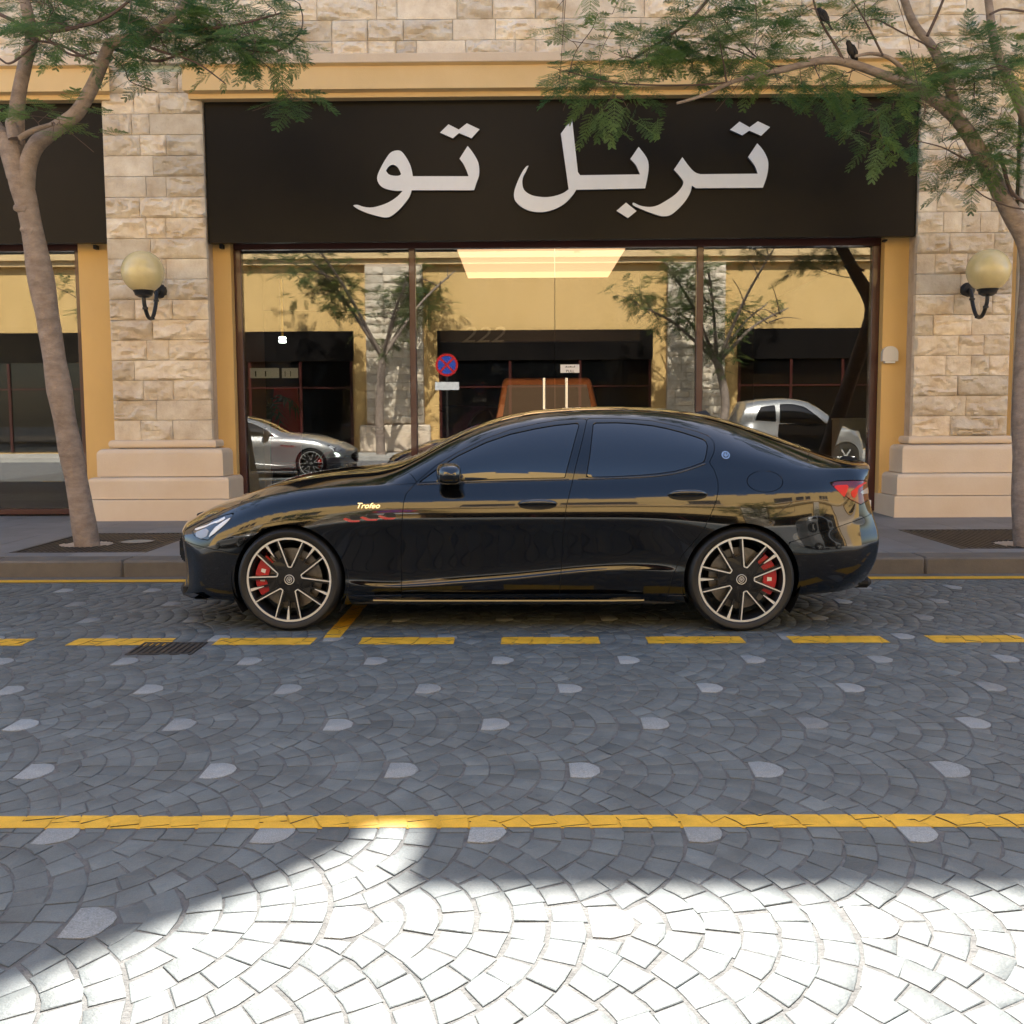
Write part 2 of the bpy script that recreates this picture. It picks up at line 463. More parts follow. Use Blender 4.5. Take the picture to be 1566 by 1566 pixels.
keys = sorted([r for r in recs if r[2]], key=lambda r: -r[0])
for r in plain[:300]:
    mb = MB(); stone_mesh(mb, r[1], r[3], r[4], r[5]); mb.build('cobblestone', 'cobble', road, smooth=35, tint=True)
for r in [k for k in keys if k[0] > 60]:
    mb = MB(); stone_mesh(mb, r[1], r[3]+.001, r[4], r[5]); mb.build('pale_keystone', 'pale_stone', road, smooth=35, tint=True)
mb = MB()
for r in plain[300:]: stone_mesh(mb, r[1], r[3], r[4], r[5])
o = mb.build('far_cobbles', 'cobble', road, smooth=35, tint=True); o['kind'] = 'stuff'
mb = MB()
for r in [k for k in keys if k[0] <= 60]: stone_mesh(mb, r[1], r[3]+.001, r[4], r[5])
o = mb.build('far_keystones', 'pale_stone', road, smooth=35, tint=True); o['kind'] = 'stuff'
# setts beyond the modelled field (both ends of the street and behind the camera)
mb = MB()
xe = 13.5
mb.box(-60, -xe+1.2, -7.2, KERB_Y-.36, -.007, -.002); mb.box(xe-1.2, 60, -7.2, KERB_Y-.36, -.0068, -.0015); mb.box(-xe+1.2, xe-1.2, -7.2, -1.5, -.0065, -.001)
o = mb.build('street_end_setts', 'asphaltic_setts', road)

# painted lines: the paint lies on the top of each stone, so it is cut to the stones' outlines
def clip_axis(poly, ax, lim, keep_gt):
    out = []
    for i in range(len(poly)):
        a, b = poly[i-1], poly[i]
        ia = (a[ax] > lim) == keep_gt; ib = (b[ax] > lim) == keep_gt
        if ia != ib:
            t = (lim-a[ax])/(b[ax]-a[ax]); out.append((a[0]+(b[0]-a[0])*t, a[1]+(b[1]-a[1])*t))
        if ib: out.append(b)
    return out
def paint(rects, mb):
    for (x0, x1, y0, y1) in rects:
        for (vis, w, key, z, tilt, tint) in recs:
            xs = [p[0] for p in w]; ys = [p[1] for p in w]
            if max(xs) < x0 or min(xs) > x1 or max(ys) < y0 or min(ys) > y1: continue
            n = len(w); cx = sum(xs)/n; cy = sum(ys)/n
            p = [(cx+(x-cx)*1.035, cy+(y-cy)*1.035) for x, y in w]
            for ax, lim, gt in ((0, x0+rng.gauss(0, .002), True), (0, x1+rng.gauss(0, .002), False), (1, y0+rng.gauss(0, .0015), True), (1, y1+rng.gauss(0, .0015), False)):
                if p: p = clip_axis(p, ax, lim, gt)
            if len(p) < 3: continue
            mb.add([(x, y, z+tilt[0]*(x-cx)+tilt[1]*(y-cy)+.0016) for x, y in p], [tuple(range(len(p)))])
        # paint that ran into the joints, a little lower
        mb.add([(x0, y0, -.002), (x1, y0, -.002), (x1, y1, -.002), (x0, y1, -.002)], [(0, 1, 2, 3)])
L1a, L1b = gnd(783, 1266)[1], gnd(783, 1247)[1]
mb = MB(); paint([(-11, 11, L1a, L1b)], mb)
struct(mb.build('lane_line', 'yellow_paint'))
D0, D1 = gnd(783, 985)[1], gnd(783, 974.5)[1]
dash = [(-160, -100), (-100, 50), (116, 266), (333, 481), (552, 695), (767, 916), (989, 1136), (1209, 1355), (1425, 1570), (1640, 1780), (1860, 2010)]
rects = []
for a, b in dash[1:]:
    rects.append((gnd(a, 979)[0], gnd(b, 979)[0], D0, D1))
sp0 = gnd(491, 979)[0]; rects.append((sp0, sp0+.11, D1+.001, KERB_Y-.5))
mb = MB(); paint(rects, mb); struct(mb.build('parking_bay_line', 'yellow_paint'))
# channel strip along the kerb, its yellow line and the kerb
mb = MB()
x = -14.0
while x < 14: mb.box(x, x+.996, KERB_Y-.345, KERB_Y-.002, -.04, .002, .004); x += 1.0
struct(mb.build('gutter_strip', 'kerb'))
ky = gnd(783, 887)[1]
mb = MB(); mb.add([(-14, ky-.07, .0065), (14, ky-.07, .0065), (14, ky+.07, .0065), (-14, ky+.07, .0065)], [(0, 1, 2, 3)])
struct(mb.build('kerb_line', 'yellow_paint'))
# sidewalk
mb = MB(); mb.box(-60, 60, KERB_Y+.32, 30, -.05, WALK_Z-.012)
walk = struct(mb.build('sidewalk', 'lime_mortar'))
x = -14.4; k = 0
while x < 14.4:
    mb = MB(); mb.box(x+.002, x+1.198, KERB_Y, KERB_Y+.335, -.06, WALK_Z+rng.gauss(0, .0008), .018); mb.build('kerbstone', 'kerb', walk, smooth=40); x += 1.2
PIT = []
for (xa, xb) in ((gnd(14, 845, .15)[0], gnd(222, 845, .15)[0]), (gnd(1490, 845, .15)[0]-.0, gnd(1490, 845, .15)[0]+1.4)):
    PIT.append((xa, xb, gnd(110, 845, .15)[1], gnd(110, 815.5, .15)[1]))
def in_pit(x0, x1, y0, y1):
    for (a, b, c, d) in PIT:
        if x1 > a+.01 and x0 < b-.01 and y1 > c+.01 and y0 < d-.01: return True
    return False
def slab(x0, x1, y0, y1):
    if x1-x0 < .03 or y1-y0 < .03: return
    mb = MB(); mb.box(x0+.002, x1-.002, y0+.002, y1-.002, WALK_Z-.04, WALK_Z+rng.gauss(0, .0007), .003); mb.build('paving_slab', 'slab', walk)
ys_ = [KERB_Y+.337]+[PIT[0][2], PIT[0][3]]+[PIT[0][3]+.6, PIT[0][3]+1.2, 14.3]
for j in range(len(ys_)-1):
    y0, y1 = ys_[j], ys_[j+1]
    cuts = set()
    edges = sorted([-9.6]+[PIT[0][0], PIT[0][1], PIT[1][0], PIT[1][1]]+[9.6])
    for a, b in zip(edges[:-1], edges[1:]):
        if j == 1 and in_pit(a, b, y0, y1): continue
        n = max(1, round((b-a)/.8)); off = (.5 if j % 2 else 0)
        xs = [a+(b-a)*i/n for i in range(n+1)]
        if off and n > 2: xs = [a]+[a+(b-a)*(i+.5)/n for i in range(n)]+[b]
        for p, q in zip(xs[:-1], xs[1:]): slab(p, q, y0, y1)
mb = MB(); mb.box(-60, -9.6, KERB_Y+.337, 14.3, .0, WALK_Z-.001); mb.box(9.6, 60, KERB_Y+.337, 14.3, .0, WALK_Z-.001)
mb.build('far_paving', 'slab', walk)
# tree grates
for i, (a, b, c, d) in enumerate(PIT):
    t = thing('tree_grate', ('dark tree grate holding the pale round ground light', 'dark tree grate without a ground light, by the rear of the black sedan')[i], 'tree grate', (0, 0, 0), 0, 'tree grates in the sidewalk')
    mb = MB(); mb.box(a+.006, b-.006, c+.006, d-.006, WALK_Z-.03, WALK_Z-.016); mb.build('soil_bed', 'grate', t)
    mb = MB()
    for (p, q, r_, s_) in ((a+.004, b-.004, c+.004, c+.05), (a+.004, b-.004, d-.05, d-.004), (a+.004, a+.05, c+.052, d-.052), (b-.05, b-.004, c+.052, d-.052)):
        mb.box(p, q, r_, s_, WALK_Z-.03, WALK_Z+.002, .003)
    mb.build('grate_frame', 'steel_dark', t)
    n = 22
    TX = -4.47 if i == 0 else gnd(1572, 833, .15)[0]; TY = 10.62 if i == 0 else 10.30
    for k in range(n):
        x = a+.06+(b-a-.12)*(k+.5)/n
        segs = [(c+.052, d-.052)]
        if abs(x-TX) < .27:
            h = math.sqrt(.27**2-(x-TX)**2); segs = [(c+.052, TY-h), (TY+h, d-.052)]
        for (s0, s1) in segs:
            if s1-s0 > .03:
                mb = MB(); mb.box(x-.019, x+.019, s0, s1, WALK_Z-.015, WALK_Z-.001, .004); mb.build('grate_bar', 'steel_dark', t)
gp = gnd(210, 828, .152)
t = thing('ground_light', 'pale round ground light set into the tree grate', 'ground light', (gp[0], gp[1], WALK_Z))
mb = MB(); mb.lathe([(0, .004), (.15, .004), (.165, .002)], 32); mb.build('lens', 'concrete_lid', t, smooth=30)
mb = MB(); mb.lathe([(.166, -.03), (.166, .006), (.19, .006), (.195, -.03)], 32); mb.build('ring', 'steel_dark', t, smooth=30)
# road drain
t = thing('drain_grate', 'rusty rectangular drain grate in the cobbled road', 'drain grate', (dgx0, dgy0, 0))
w_, d_ = dgx1-dgx0, dgy1-dgy0
mb = MB(); mb.box(0, w_, 0, d_, -.05, -.0028); mb.build('pit_shade', 'matte_black', t)  # black sheet right under the bars stands in for the pit's darkness
mb = MB()
for q in ((0, w_, 0, .02), (0, w_, d_-.02, d_), (0, .02, .0205, d_-.0205), (w_-.02, w_, .0205, d_-.0205)): mb.box(*q, -.04, .003, .003)
mb.build('grate_frame', 'steel_dark', t)
for k in range(9):
    x = .025+(w_-.05)*(k+.5)/9
    mb = MB(); mb.box(x-.013, x+.013, .021, d_-.021, -.0026, .0015, .001); mb.build('grate_bar', 'steel_dark', t)
# ------------------------------------------------------------------ the shop building
YP, YPL, YS, YW, YG = 13.25, 12.95, 13.30, 13.55, 13.74     # pillar face, plinth face, sign face, ochre reveal, glass
def X_(px, py, Y): return float(at(px, py, Y)[0])
def Z_(px, py, Y): return float(at(px, py, Y)[2])
pxl0, pxl1 = X_(155, 160, YP), X_(309, 160, YP)
pxr0, pxr1 = X_(1409, 160, YP), X_(1553, 300, YP)
z_cap = Z_(250, 673, YP)                 # bottom of the rock-faced courses
z_led0, z_led1 = Z_(700, 97, 13.05), Z_(700, 82, 13.05)
z_cor0 = Z_(700, 135, 13.05); z_sgt = Z_(700, 152, YS); z_sgb = .5*(Z_(320, 372, YS)+Z_(1400, 360, YS))
ROOF_L = 3.03                            # where the parapet's shadow ends on the road
H_PAR = (13.05-ROOF_L)*math.tan(SUN_EL)/math.cos(SUN_AZ)
shop = thing('shop_building', 'cream stone and ochre shop building with black fascia signs and showroom windows', 'building', (0, YP, 0))
INV = Matrix.Translation((0, -YP, 0))
def part(mb, name, mats, parent=None, **k):
    """parts of the shop: built in world coordinates, stored relative to the shop's origin"""
    mb.v = [(x, y-YP, z) for x, y, z in mb.v]
    return mb.build(name, mats, shop if parent is None else parent, **k)
COURSE = .2475
def rock_block(x0, x1, z0, z1, Y, seed, amp=.044, res=.022, side=None):
    """a rock-faced ashlar block: dressed margin, rough pitched middle"""
    rr = random.Random(seed)
    nx = max(4, int((x1-x0)/res)); nz = max(4, int((z1-z0)/res))
    off = Vector((rr.uniform(-50, 50), rr.uniform(-50, 50), rr.uniform(-50, 50)))
    kind = rr.random(); a = amp*(rr.uniform(.8, 1.5) if kind > .13 else .22)
    vs, fs = [], []
    cy = rr.uniform(.25, .75)
    for j in range(nz+1):
        for i in range(nx+1):
            u, v = i/nx, j/nz
            x = x0+(x1-x0)*u; z = z0+(z1-z0)*v
            e = min(min(u, 1-u)*(x1-x0), min(v, 1-v)*(z1-z0))
            m = min(1.0, e/.030); m = m*m*(3-2*m)
            p = Vector((x*3.2, z*6.5, 0))+off
            n1 = noise.fractal(p, .85, 2.1, 5)
            q = p*.8+Vector((noise.noise(p*1.1), noise.noise(p*1.1+Vector((5, 5, 5))), 0))*.8
            rg = 1-abs(noise.noise(q+Vector((9, 3, 1))))*3.2
            cl = noise.voronoi(q*1.15)[0]; fac = min(1, (cl[1]-cl[0])*2.2)
            h = .40+.50*n1+.45*max(0, rg)+.75*(fac-.45)-.45*abs(v-cy)
            if kind < .13: h = .6+.25*n1
            jx = rr.uniform(-.2, .2)*res*m; jz = rr.uniform(-.2, .2)*res*m
            vs.append((x+jx, Y-max(-.25, h)*a*m, z+jz))
    for j in range(nz):
        for i in range(nx):
            q = j*(nx+1)+i
            fs.append((q, q+1, q+nx+2, q+nx+1))
    # edges back into the wall
    n0 = len(vs); ring = [i for i in range(nx+1)]+[(j+1)*(nx+1)-1 for j in range(1, nz+1)]+[nz*(nx+1)+i for i in range(nx-1, -1, -1)]+[j*(nx+1) for j in range(nz-1, 0, -1)]
    for i in ring: vs.append((vs[i][0], Y+.09, vs[i][2]))
    for k in range(len(ring)):
        k2 = (k+1) % len(ring); fs.append((ring[k2], ring[k], n0+k, n0+k2))
    mb = MB(); mb.t = rr.choice([1.0, 1.0, 1.06, .94, 1.12, .9]); mb.add(vs, fs)
    return mb
seed = [100]
def courses(parent, x0, x1, z0, z1, Y, splits=None, wide=.40, zjoint=.006):
    n = round((z1-z0)/COURSE); ch = (z1-z0)/n
    rr = random.Random(int(abs(x0)*1000)+5)
    for k in range(n):
        za = z1-(k+1)*ch; zb = z1-k*ch
        if splits and k < len(splits) and splits[k] is not None:
            xs = [x0]+[s for s in splits[k]]+[x1]
        else:
            xs = [x0]
            while xs[-1] < x1-1e-6:
                w = rr.choice([.24, .33, .42, .5, .58, .7])*wide/.42
                if x1-(xs[-1]+w) < .18: w = x1-xs[-1]
                xs.append(xs[-1]+w)
        for a, b in zip(xs[:-1], xs[1:]):
            seed[0] += 1
            part(rock_block(a+zjoint/2, b-zjoint/2, za+zjoint/2, zb-zjoint/2, Y, seed[0]), 'stone_block', 'limestone', parent, smooth=26, tint=True)
# pillars
LS = [[200, 227], [213, 253], [233], [222, 253], [212], [222, 252], [229], [204, 253], [215, 253], [205, 262], [232], [223, 257], [204], [218, 264], [238], [214, 263], [236]]
ztop_blocks = z_led0-.002
def pillar(x0, x1, name, splits, full=True):
    mb = MB(); mb.box(x0+.01, x1-.01, YP+.085, YG+.35, .0, z_led0)
    p = part(mb, name, 'lime_mortar')
    courses(p, x0, x1, z_cap, ztop_blocks, YP, splits)
    # moulded plinth: torus, two stepped courses with rounded tops, base block
    def zb(py): return Z_(250, py, YPL)
    lev = [(zb(797)-.06, zb(764.5), .30, .012), (zb(763.5), zb(730.5), .26, .06), (zb(729.5), zb(687), .17, .07), (zb(686), z_cap, .055, .03)]
    for i, (za, zc, prj, rad) in enumerate(lev):
        poly = []
        n = 7
        # front profile (y,z) with a rounded top edge
        prof = [(YP-prj, za)]
        if i == 3:
            for t in np.linspace(-90, 90, 9): prof.append((YP-prj-.0+.03-.035*math.cos(R(t)), (za+zc)/2+(zc-za)/2*math.sin(R(t))))
            prof = prof[1:]
        else:
            for t in np.linspace(0, 90, n): prof.append((YP-prj+rad-rad*math.cos(R(t)), zc-rad+rad*math.sin(R(t))))
        mbp = MB(); vs, fs = [], []
        m = len(prof)
        for (y, z) in prof:
            d = YP-y
            vs += [(x0-d, y, z), (x1+d, y, z), (x1+d, YG+.02, z), (x0-d, YG+.02, z)]
        for k in range(m-1):
            for q in range(4):
                q2 = (q+1) % 4
                fs.append((k*4+q, k*4+q2, (k+1)*4+q2, (k+1)*4+q))
        fs.append(tuple((m-1)*4+q for q in range(4))); fs.append((3, 2, 1, 0))
        mbp.add(vs, fs)
        part(mbp, ('base_block', 'plinth_course', 'plinth_course', 'torus_moulding')[i], 'dressed_stone', p, smooth=40)
    return p
splL = [[X_(s, 160+30.6*k, YP) for s in LS[k]] if k < len(LS) else None for k in range(len(LS))]
nL = round((ztop_blocks-z_cap)/COURSE); lead = nL-len(LS)
splL = ([None]*max(0, 2)+splL)[:nL]
pillar(pxl0, pxl1, 'stone_pillar', splL)
pillar(pxr0, pxr1, 'stone_pillar', None)
WP = pxl1-pxl0
pillar2_x = pxl0-(pxr0-pxl1)-WP
# wall above the fascia
mb = MB(); mb.box(-27, 27, YS+.095, 23.2, z_led0-.05, H_PAR-.8)
up = part(mb, 'upper_wall', 'lime_mortar')
zt = z_led1
courses(up, -7.6, 7.6, z_led1, z_led1+COURSE*7, YS+.01, wide=.44)
mb = MB(); mb.box(-27, -7.603, YS+.02, YS+.0945, z_led1, H_PAR-.8); mb.box(7.603, 27, YS+.02, YS+.0945, z_led1, H_PAR-.8); mb.box(-7.602, 7.602, YS+.02, YS+.0945, z_led1+COURSE*7+.003, H_PAR-.8)
part(mb, 'upper_masonry', 'dressed_stone', up)
# parapet and its gable; their shadow falls on the road
mb = MB()
def y2h(y, Y): return (Y-y)*math.tan(SUN_EL)/math.cos(SUN_AZ)
def x2x(x, y, Y): return x+(Y-y)*math.tan(SUN_AZ)
Ypar = 13.05
xs0 = x2x(gnd(622, 1310)[0], 3.35, Ypar); xs1 = x2x(gnd(548, 1290)[0], 3.38, Ypar)
mb.box(xs0, 27, Ypar, Ypar+.35, H_PAR-.85, H_PAR)
mb.box(-27, xs0-.004, Ypar+.002, Ypar+.35, H_PAR-.85, y2h(3.52, Ypar))
part(mb, 'parapet', 'dressed_stone')
pts = [gnd(560, 1286), gnd(420, 1352), gnd(300, 1402), gnd(150, 1458), gnd(0, 1522)]
poly = [(x2x(p[0], p[1], Ypar-.2), y2h(p[1], Ypar-.2)) for p in pts]
sl = (poly[-1][1]-poly[0][1])/(poly[-1][0]-poly[0][0])
ax = poly[-1][0]-1.6; poly.append((ax, poly[-1][1]-sl*1.6)); poly.append((2*ax-poly[0][0]-.4, poly[0][1]))
mb = MB(); mb.prism([(poly[0][0]+.0, H_PAR-1.2)]+poly+[(poly[-1][0], H_PAR-1.2)], Ypar-.2, Ypar+.5)
fixn(part(mb, 'gable', 'dressed_stone'))
# ledge and ochre cornice, broken at the pillar
def cornice(xa, xb):
    Yc = 13.05
    prof = [(YS+.08, z_sgt-.01), (Yc+.10, z_sgt-.01), (Yc+.10, z_cor0-.012), (Yc+.03, z_cor0), (Yc+.0, z_cor0+.004), (Yc, z_led0-.02), (Yc-.012, z_led0-.018), (Yc-.05, z_led0-.001), (YS+.08, z_led0-.001)]
    mb = MB(); vs = []; m = len(prof)
    for (y, z) in prof: vs += [(xa-(YS-y)*.38, y, z), (xb+(YS-y)*.38, y, z)]
    fs = [(2*k, 2*k+1, 2*k+3, 2*k+2) for k in range(m-1)]
    fs += [tuple(2*k for k in range(m))[::-1], tuple(2*k+1 for k in range(m))]
    mb.add(vs, fs); fixn(part(mb, 'cornice', 'ochre_cornice'))
    mb = MB(); mb.box(xa-.09, xb+.09, Yc-.06, YS+.09, z_led0+.001, z_led1-.003, .008); part(mb, 'ledge', 'dressed_stone')
cornice(pxl1-.08, pxr0+.08)
cornice(pillar2_x+WP-.08, pxl0+.09)
cornice(pxr1-.08, 14.0)
# ochre reveals beside the windows and wall band behind the sign
def reveal(xa, xb):
    mb = MB(); mb.box(xa, xb, YW, YG+.3, .0, z_sgb+.3); r_ = part(mb, 'ochre_reveal', 'ochre_wall')
    return r_
fl0, fl1 = X_(362, 500, YG), X_(373, 500, YG); fr0, fr1 = X_(1330, 500, YG), X_(1342, 500, YG)
reveal(pxl1-.05, fl0-.002); reveal(fr1+.002, pxr0+.05); 
lf1 = X_(133, 500, YG); reveal(lf1+.002, pxl0+.05)
reveal(pxr1-.05, 8.5)
mb = MB(); mb.box(fr1+.02, pxr0-.02, YW-.012, YW+.01, .1, Z_(1360, 762, YW)); part(mb, 'skirting', 'dressed_stone')
# pale green downpipe beside the right pillar
mb = MB(); xg = X_(1560, 500, YP+.1); mb.tube([(xg, YP+.12, .15), (xg, YP+.12, z_sgt)], .06, 14); part(mb, 'downpipe', 'white_plastic', smooth=40)
mat('pale_green', (.42, .50, .42), .5, var=.06)
shop.children[-1].data.materials[0] = MATS['pale_green']
# showroom window: frame, mullions, panes, doors
zft = z_sgb+.02; zf0 = WALK_Z+.02
zh = Z_(783, 380, YG)
win = None
def frame_piece(name, x0, x1, z0, z1, parent, y0=YG-.06, y1=YG+.06): 
    mb = MB(); mb.box(x0, x1, y0, y1, z0, z1, .006); return part(mb, name, 'maroon', parent)
m1a, m1b, m2a, m2b = X_(627, 500, YG), X_(636.5, 500, YG), X_(1064, 500, YG), X_(1074, 500, YG)
def window(xa, xb, mulls, name, doors=None):
    w = frame_piece(name, xa, xb, zh, zft+.15, None)
    frame_piece('jamb', xa, xa+(fl1-fl0), zf0, zh-.002, w); frame_piece('jamb', xb-(fr1-fr0), xb, zf0, zh-.002, w)
    frame_piece('bottom_rail', xa+(fl1-fl0)+.002, xb-(fr1-fr0)-.002, zf0, zf0+.075, w)
    xs = [xa+(fl1-fl0)]
    for (a, b) in mulls: frame_piece('mullion', a, b, zf0+.078, zh-.002, w); xs += [a, b]
    xs.append(xb-(fr1-fr0))
    for i in range(0, len(xs), 2):
        a, b = xs[i]+.001, xs[i+1]-.001
        segs = [(a, b)] if not (doors and i == 2) else [(a, doors-.004), (doors+.004, b)]
        for (p, q) in segs:
            mb = MB(); mb.box(p, q, YG-.004, YG+.004, zf0+.078, zh-.002); part(mb, 'pane', 'shop_glass', w)
    return w
dx = X_(848.5, 500, YG)
win = window(fl0, fr1, [(m1a, m1b), (m2a, m2b)], 'showroom_window', dx)
for px in (832, 866.5):
    hx = X_(px, 600, YG-.05)
    mb = MB(); mb.tube([(hx, YG-.055, Z_(px, 578, YG-.05)), (hx, YG-.055, .9)], .018, 12)
    for zz in (1.0, Z_(px, 578, YG-.05)-.12): mb.tube([(hx, YG-.055, zz), (hx, YG-.004, zz)], .010, 8)
    part(mb, 'door_handle', 'chrome', win, smooth=40)
# stickers on the door glass
def sticker(px0, py0, px1, py1, lines, name='sticker'):
    a = at(px0, py0, YG-.008); b = at(px1, py1, YG-.008)
    mb = MB(); mb.box(a[0], b[0], YG-.0075, YG-.0045, b[2], a[2])
    mb.cur = 1
    for (u0, u1, v0, v1) in lines:
        mb.box(a[0]+(b[0]-a[0])*u0, a[0]+(b[0]-a[0])*u1, YG-.0085, YG-.0078, b[2]+(a[2]-b[2])*v0, b[2]+(a[2]-b[2])*v1)
    part(mb, name, ['white_print', 'matte_black'], win)
sticker(857, 557.5, 886, 570, [(.25, .78, .66, .72), (.30, .34, .66, .80), (.42, .46, .66, .76), (.74, .77, .66, .86), (.5, .58, .72, .78)])
pc = at(872, 566.6, YG-.0078)
text_mesh('door_lettering', 'PULL', .05, 'matte_black', win, Matrix.Translation((pc[0], YG-.0082-YP, pc[2]-.01)) @ Matrix.Rotation(R(90), 4, 'X'), .0004)
# left-hand shop window (only its end shows)
lwin = window(pillar2_x+WP+.35, lf1, [(-9.0, -8.91)], 'neighbour_window')
# pegs under the sign
for px, py in ((148, 378), (340, 377), (1352, 366), (1396, 366)):
    mb = MB(); q = at(px, py, YW-.03); mb.box(q[0]-.02, q[0]+.02, YW-.1, YW+.0, q[2]-.03, z_sgb-.002); part(mb, 'sign_bracket', 'matte_black')
# showroom interior
SX0, SX1, SY1, CEIL = pxl1-.1, pxr0+.1, 22.8, 3.72
mb = MB(); mb.box(SX0, SX1, YG+.07, 16.5, .0, WALK_Z+.004); mb.box(-9.4, SX1, 16.502, SY1, .0, WALK_Z+.004); part(mb, 'showroom_floor', 'showroom_floor')
mb = MB(); mb.box(-9.4, SX1, YG+.07, SY1, CEIL, CEIL+.1); part(mb, 'showroom_ceiling', 'ceiling')
mb = MB(); mb.box(-9.6, SX1, SY1, SY1+.2, 0, CEIL); part(mb, 'back_wall', 'showroom_wall')
mb = MB(); mb.box(SX0-.1, SX0, YG+.31, 16.5, 0, CEIL); part(mb, 'side_wall', 'showroom_brown')
mb = MB(); mb.box(-9.6, -9.4, 16.5, SY1, 0, CEIL); part(mb, 'side_wall', 'showroom_brown')
mb = MB(); mb.box(SX1, SX1+.1, YG+.31, SY1, 0, CEIL); part(mb, 'side_wall', 'showroom_wall')
mb = MB(); mb.box(-2.9, -1.75, 19.6, 19.8, .16, CEIL-.01); part(mb, 'partition', 'showroom_brown')
mb = MB(); mb.box(-26, SX0-.12, YG+.08, 16.3, .0, .154); part(mb, 'neighbour_floor', 'showroom_floor')
mb = MB(); mb.box(-26, SX0-.12, 16.3, 16.48, .0, CEIL); part(mb, 'neighbour_back_wall', 'showroom_wall')
mb = MB(); mb.box(-26, -9.41, YG+.08, 16.48, CEIL, CEIL+.1); part(mb, 'neighbour_ceiling', 'ceiling')
mb = MB(); mb.box(-27, 27, 23.0, 23.2, 0, H_PAR-.9); part(mb, 'rear_wall', 'dressed_stone')
mb = MB(); mb.box(8.5, 27, YW, 23, 0, z_sgb+.3); mb.box(-27, pillar2_x, YW, 23, 0, z_sgb+.3); part(mb, 'flank_wall', 'ochre_wall')
mb = MB(); mb.box(pillar2_x, pillar2_x+WP, YP, YG+.3, 0, z_led0); part(mb, 'far_pillar', 'dressed_stone')
mb = MB(); mb.box(pillar2_x+WP, pillar2_x+WP+.345, YW, YG+.3, 0, z_led0-.4); part(mb, 'ochre_reveal', 'ochre_wall')
# ceiling light panel, seen through the doors
q0 = at(718, 431, 17.4); zc = q0[2]; wpan = X_(926, 431, 17.4)-q0[0]
t = thing('ceiling_light', 'large warm lit ceiling light panel above the showroom doors', 'ceiling light', (q0[0]+wpan/2, 16.0, CEIL))
mb = MB(); mb.box(-wpan/2, wpan/2, -1.85, 1.4, zc-CEIL, zc-CEIL+.03); mb.build('diffuser', 'light_panel', t)
mb = MB(); mb.box(-wpan/2-.03, wpan/2+.03, -1.9, 1.45, zc-CEIL+.032, 0); mb.build('light_box', 'ceiling', t)
mb = MB(); mb.box(-1.3, 1.9, 16.95, 17.1, 2.62, CEIL-.012); bk = part(mb, 'bulkhead', 'showroom_wall')
pc = at(738, 513, 16.94)
text_mesh('bulkhead_lettering', '222', .36, 'disc_metal', bk, Matrix.Translation((float(pc[0]), 16.94-YP, float(pc[2]))) @ Matrix.Rotation(R(90), 4, 'X') @ Matrix.Scale(1.3, 4, (1, 0, 0)), .006, .25)
# pendant lamps
for (px, py) in ((432, 520), (376, 524)):
    q = at(px, py, 17.6)
    t = thing('pendant_lamp', ('brass pendant lamp hanging over the red chair' if px == 432 else 'pendant lamp hanging closest to the left window jamb'), 'pendant lamp', (q[0], 17.6, CEIL), 0, 'pendant lamps in the showroom')
    mb = MB(); mb.tube([(0, 0, 0), (0, 0, q[2]-CEIL+.07)], .022, 8); o = mb.build('stem', 'chrome', t, smooth=40); 
    if px == 432: o.data.materials[0] = mat('brass', (.7, .42, .08), .3, metal=1.0)
    mb = MB(); mb.lathe([(0, .05), (.06, .05), (.06, .015), (0, .015)], 16, (0, 0, q[2]-CEIL)); mb.lathe([(0, -.005), (.06, -.005), (.06, -.045), (0, -.045)], 16, (0, 0, q[2]-CEIL)); mb.build('bulb', 'lamp_glow', t, smooth=40)
# notice strips hung in the left pane
for (a, b) in ((382, 427), (431, 456)):
    p = at(a, 563, YG+.06); q = at(b, 578, YG+.06)
    mb = MB(); mb.box(p[0], q[0], YG+.055, YG+.062, q[2], p[2]); mb.cur = 1
    for u in ((.18, .22), (.52, .56)): mb.box(p[0]+(q[0]-p[0])*u[0], p[0]+(q[0]-p[0])*u[1], YG+.053, YG+.0545, q[2]+.02, p[2]-.04)
    part(mb, 'window_notice', ['white_print', 'matte_black'], win)

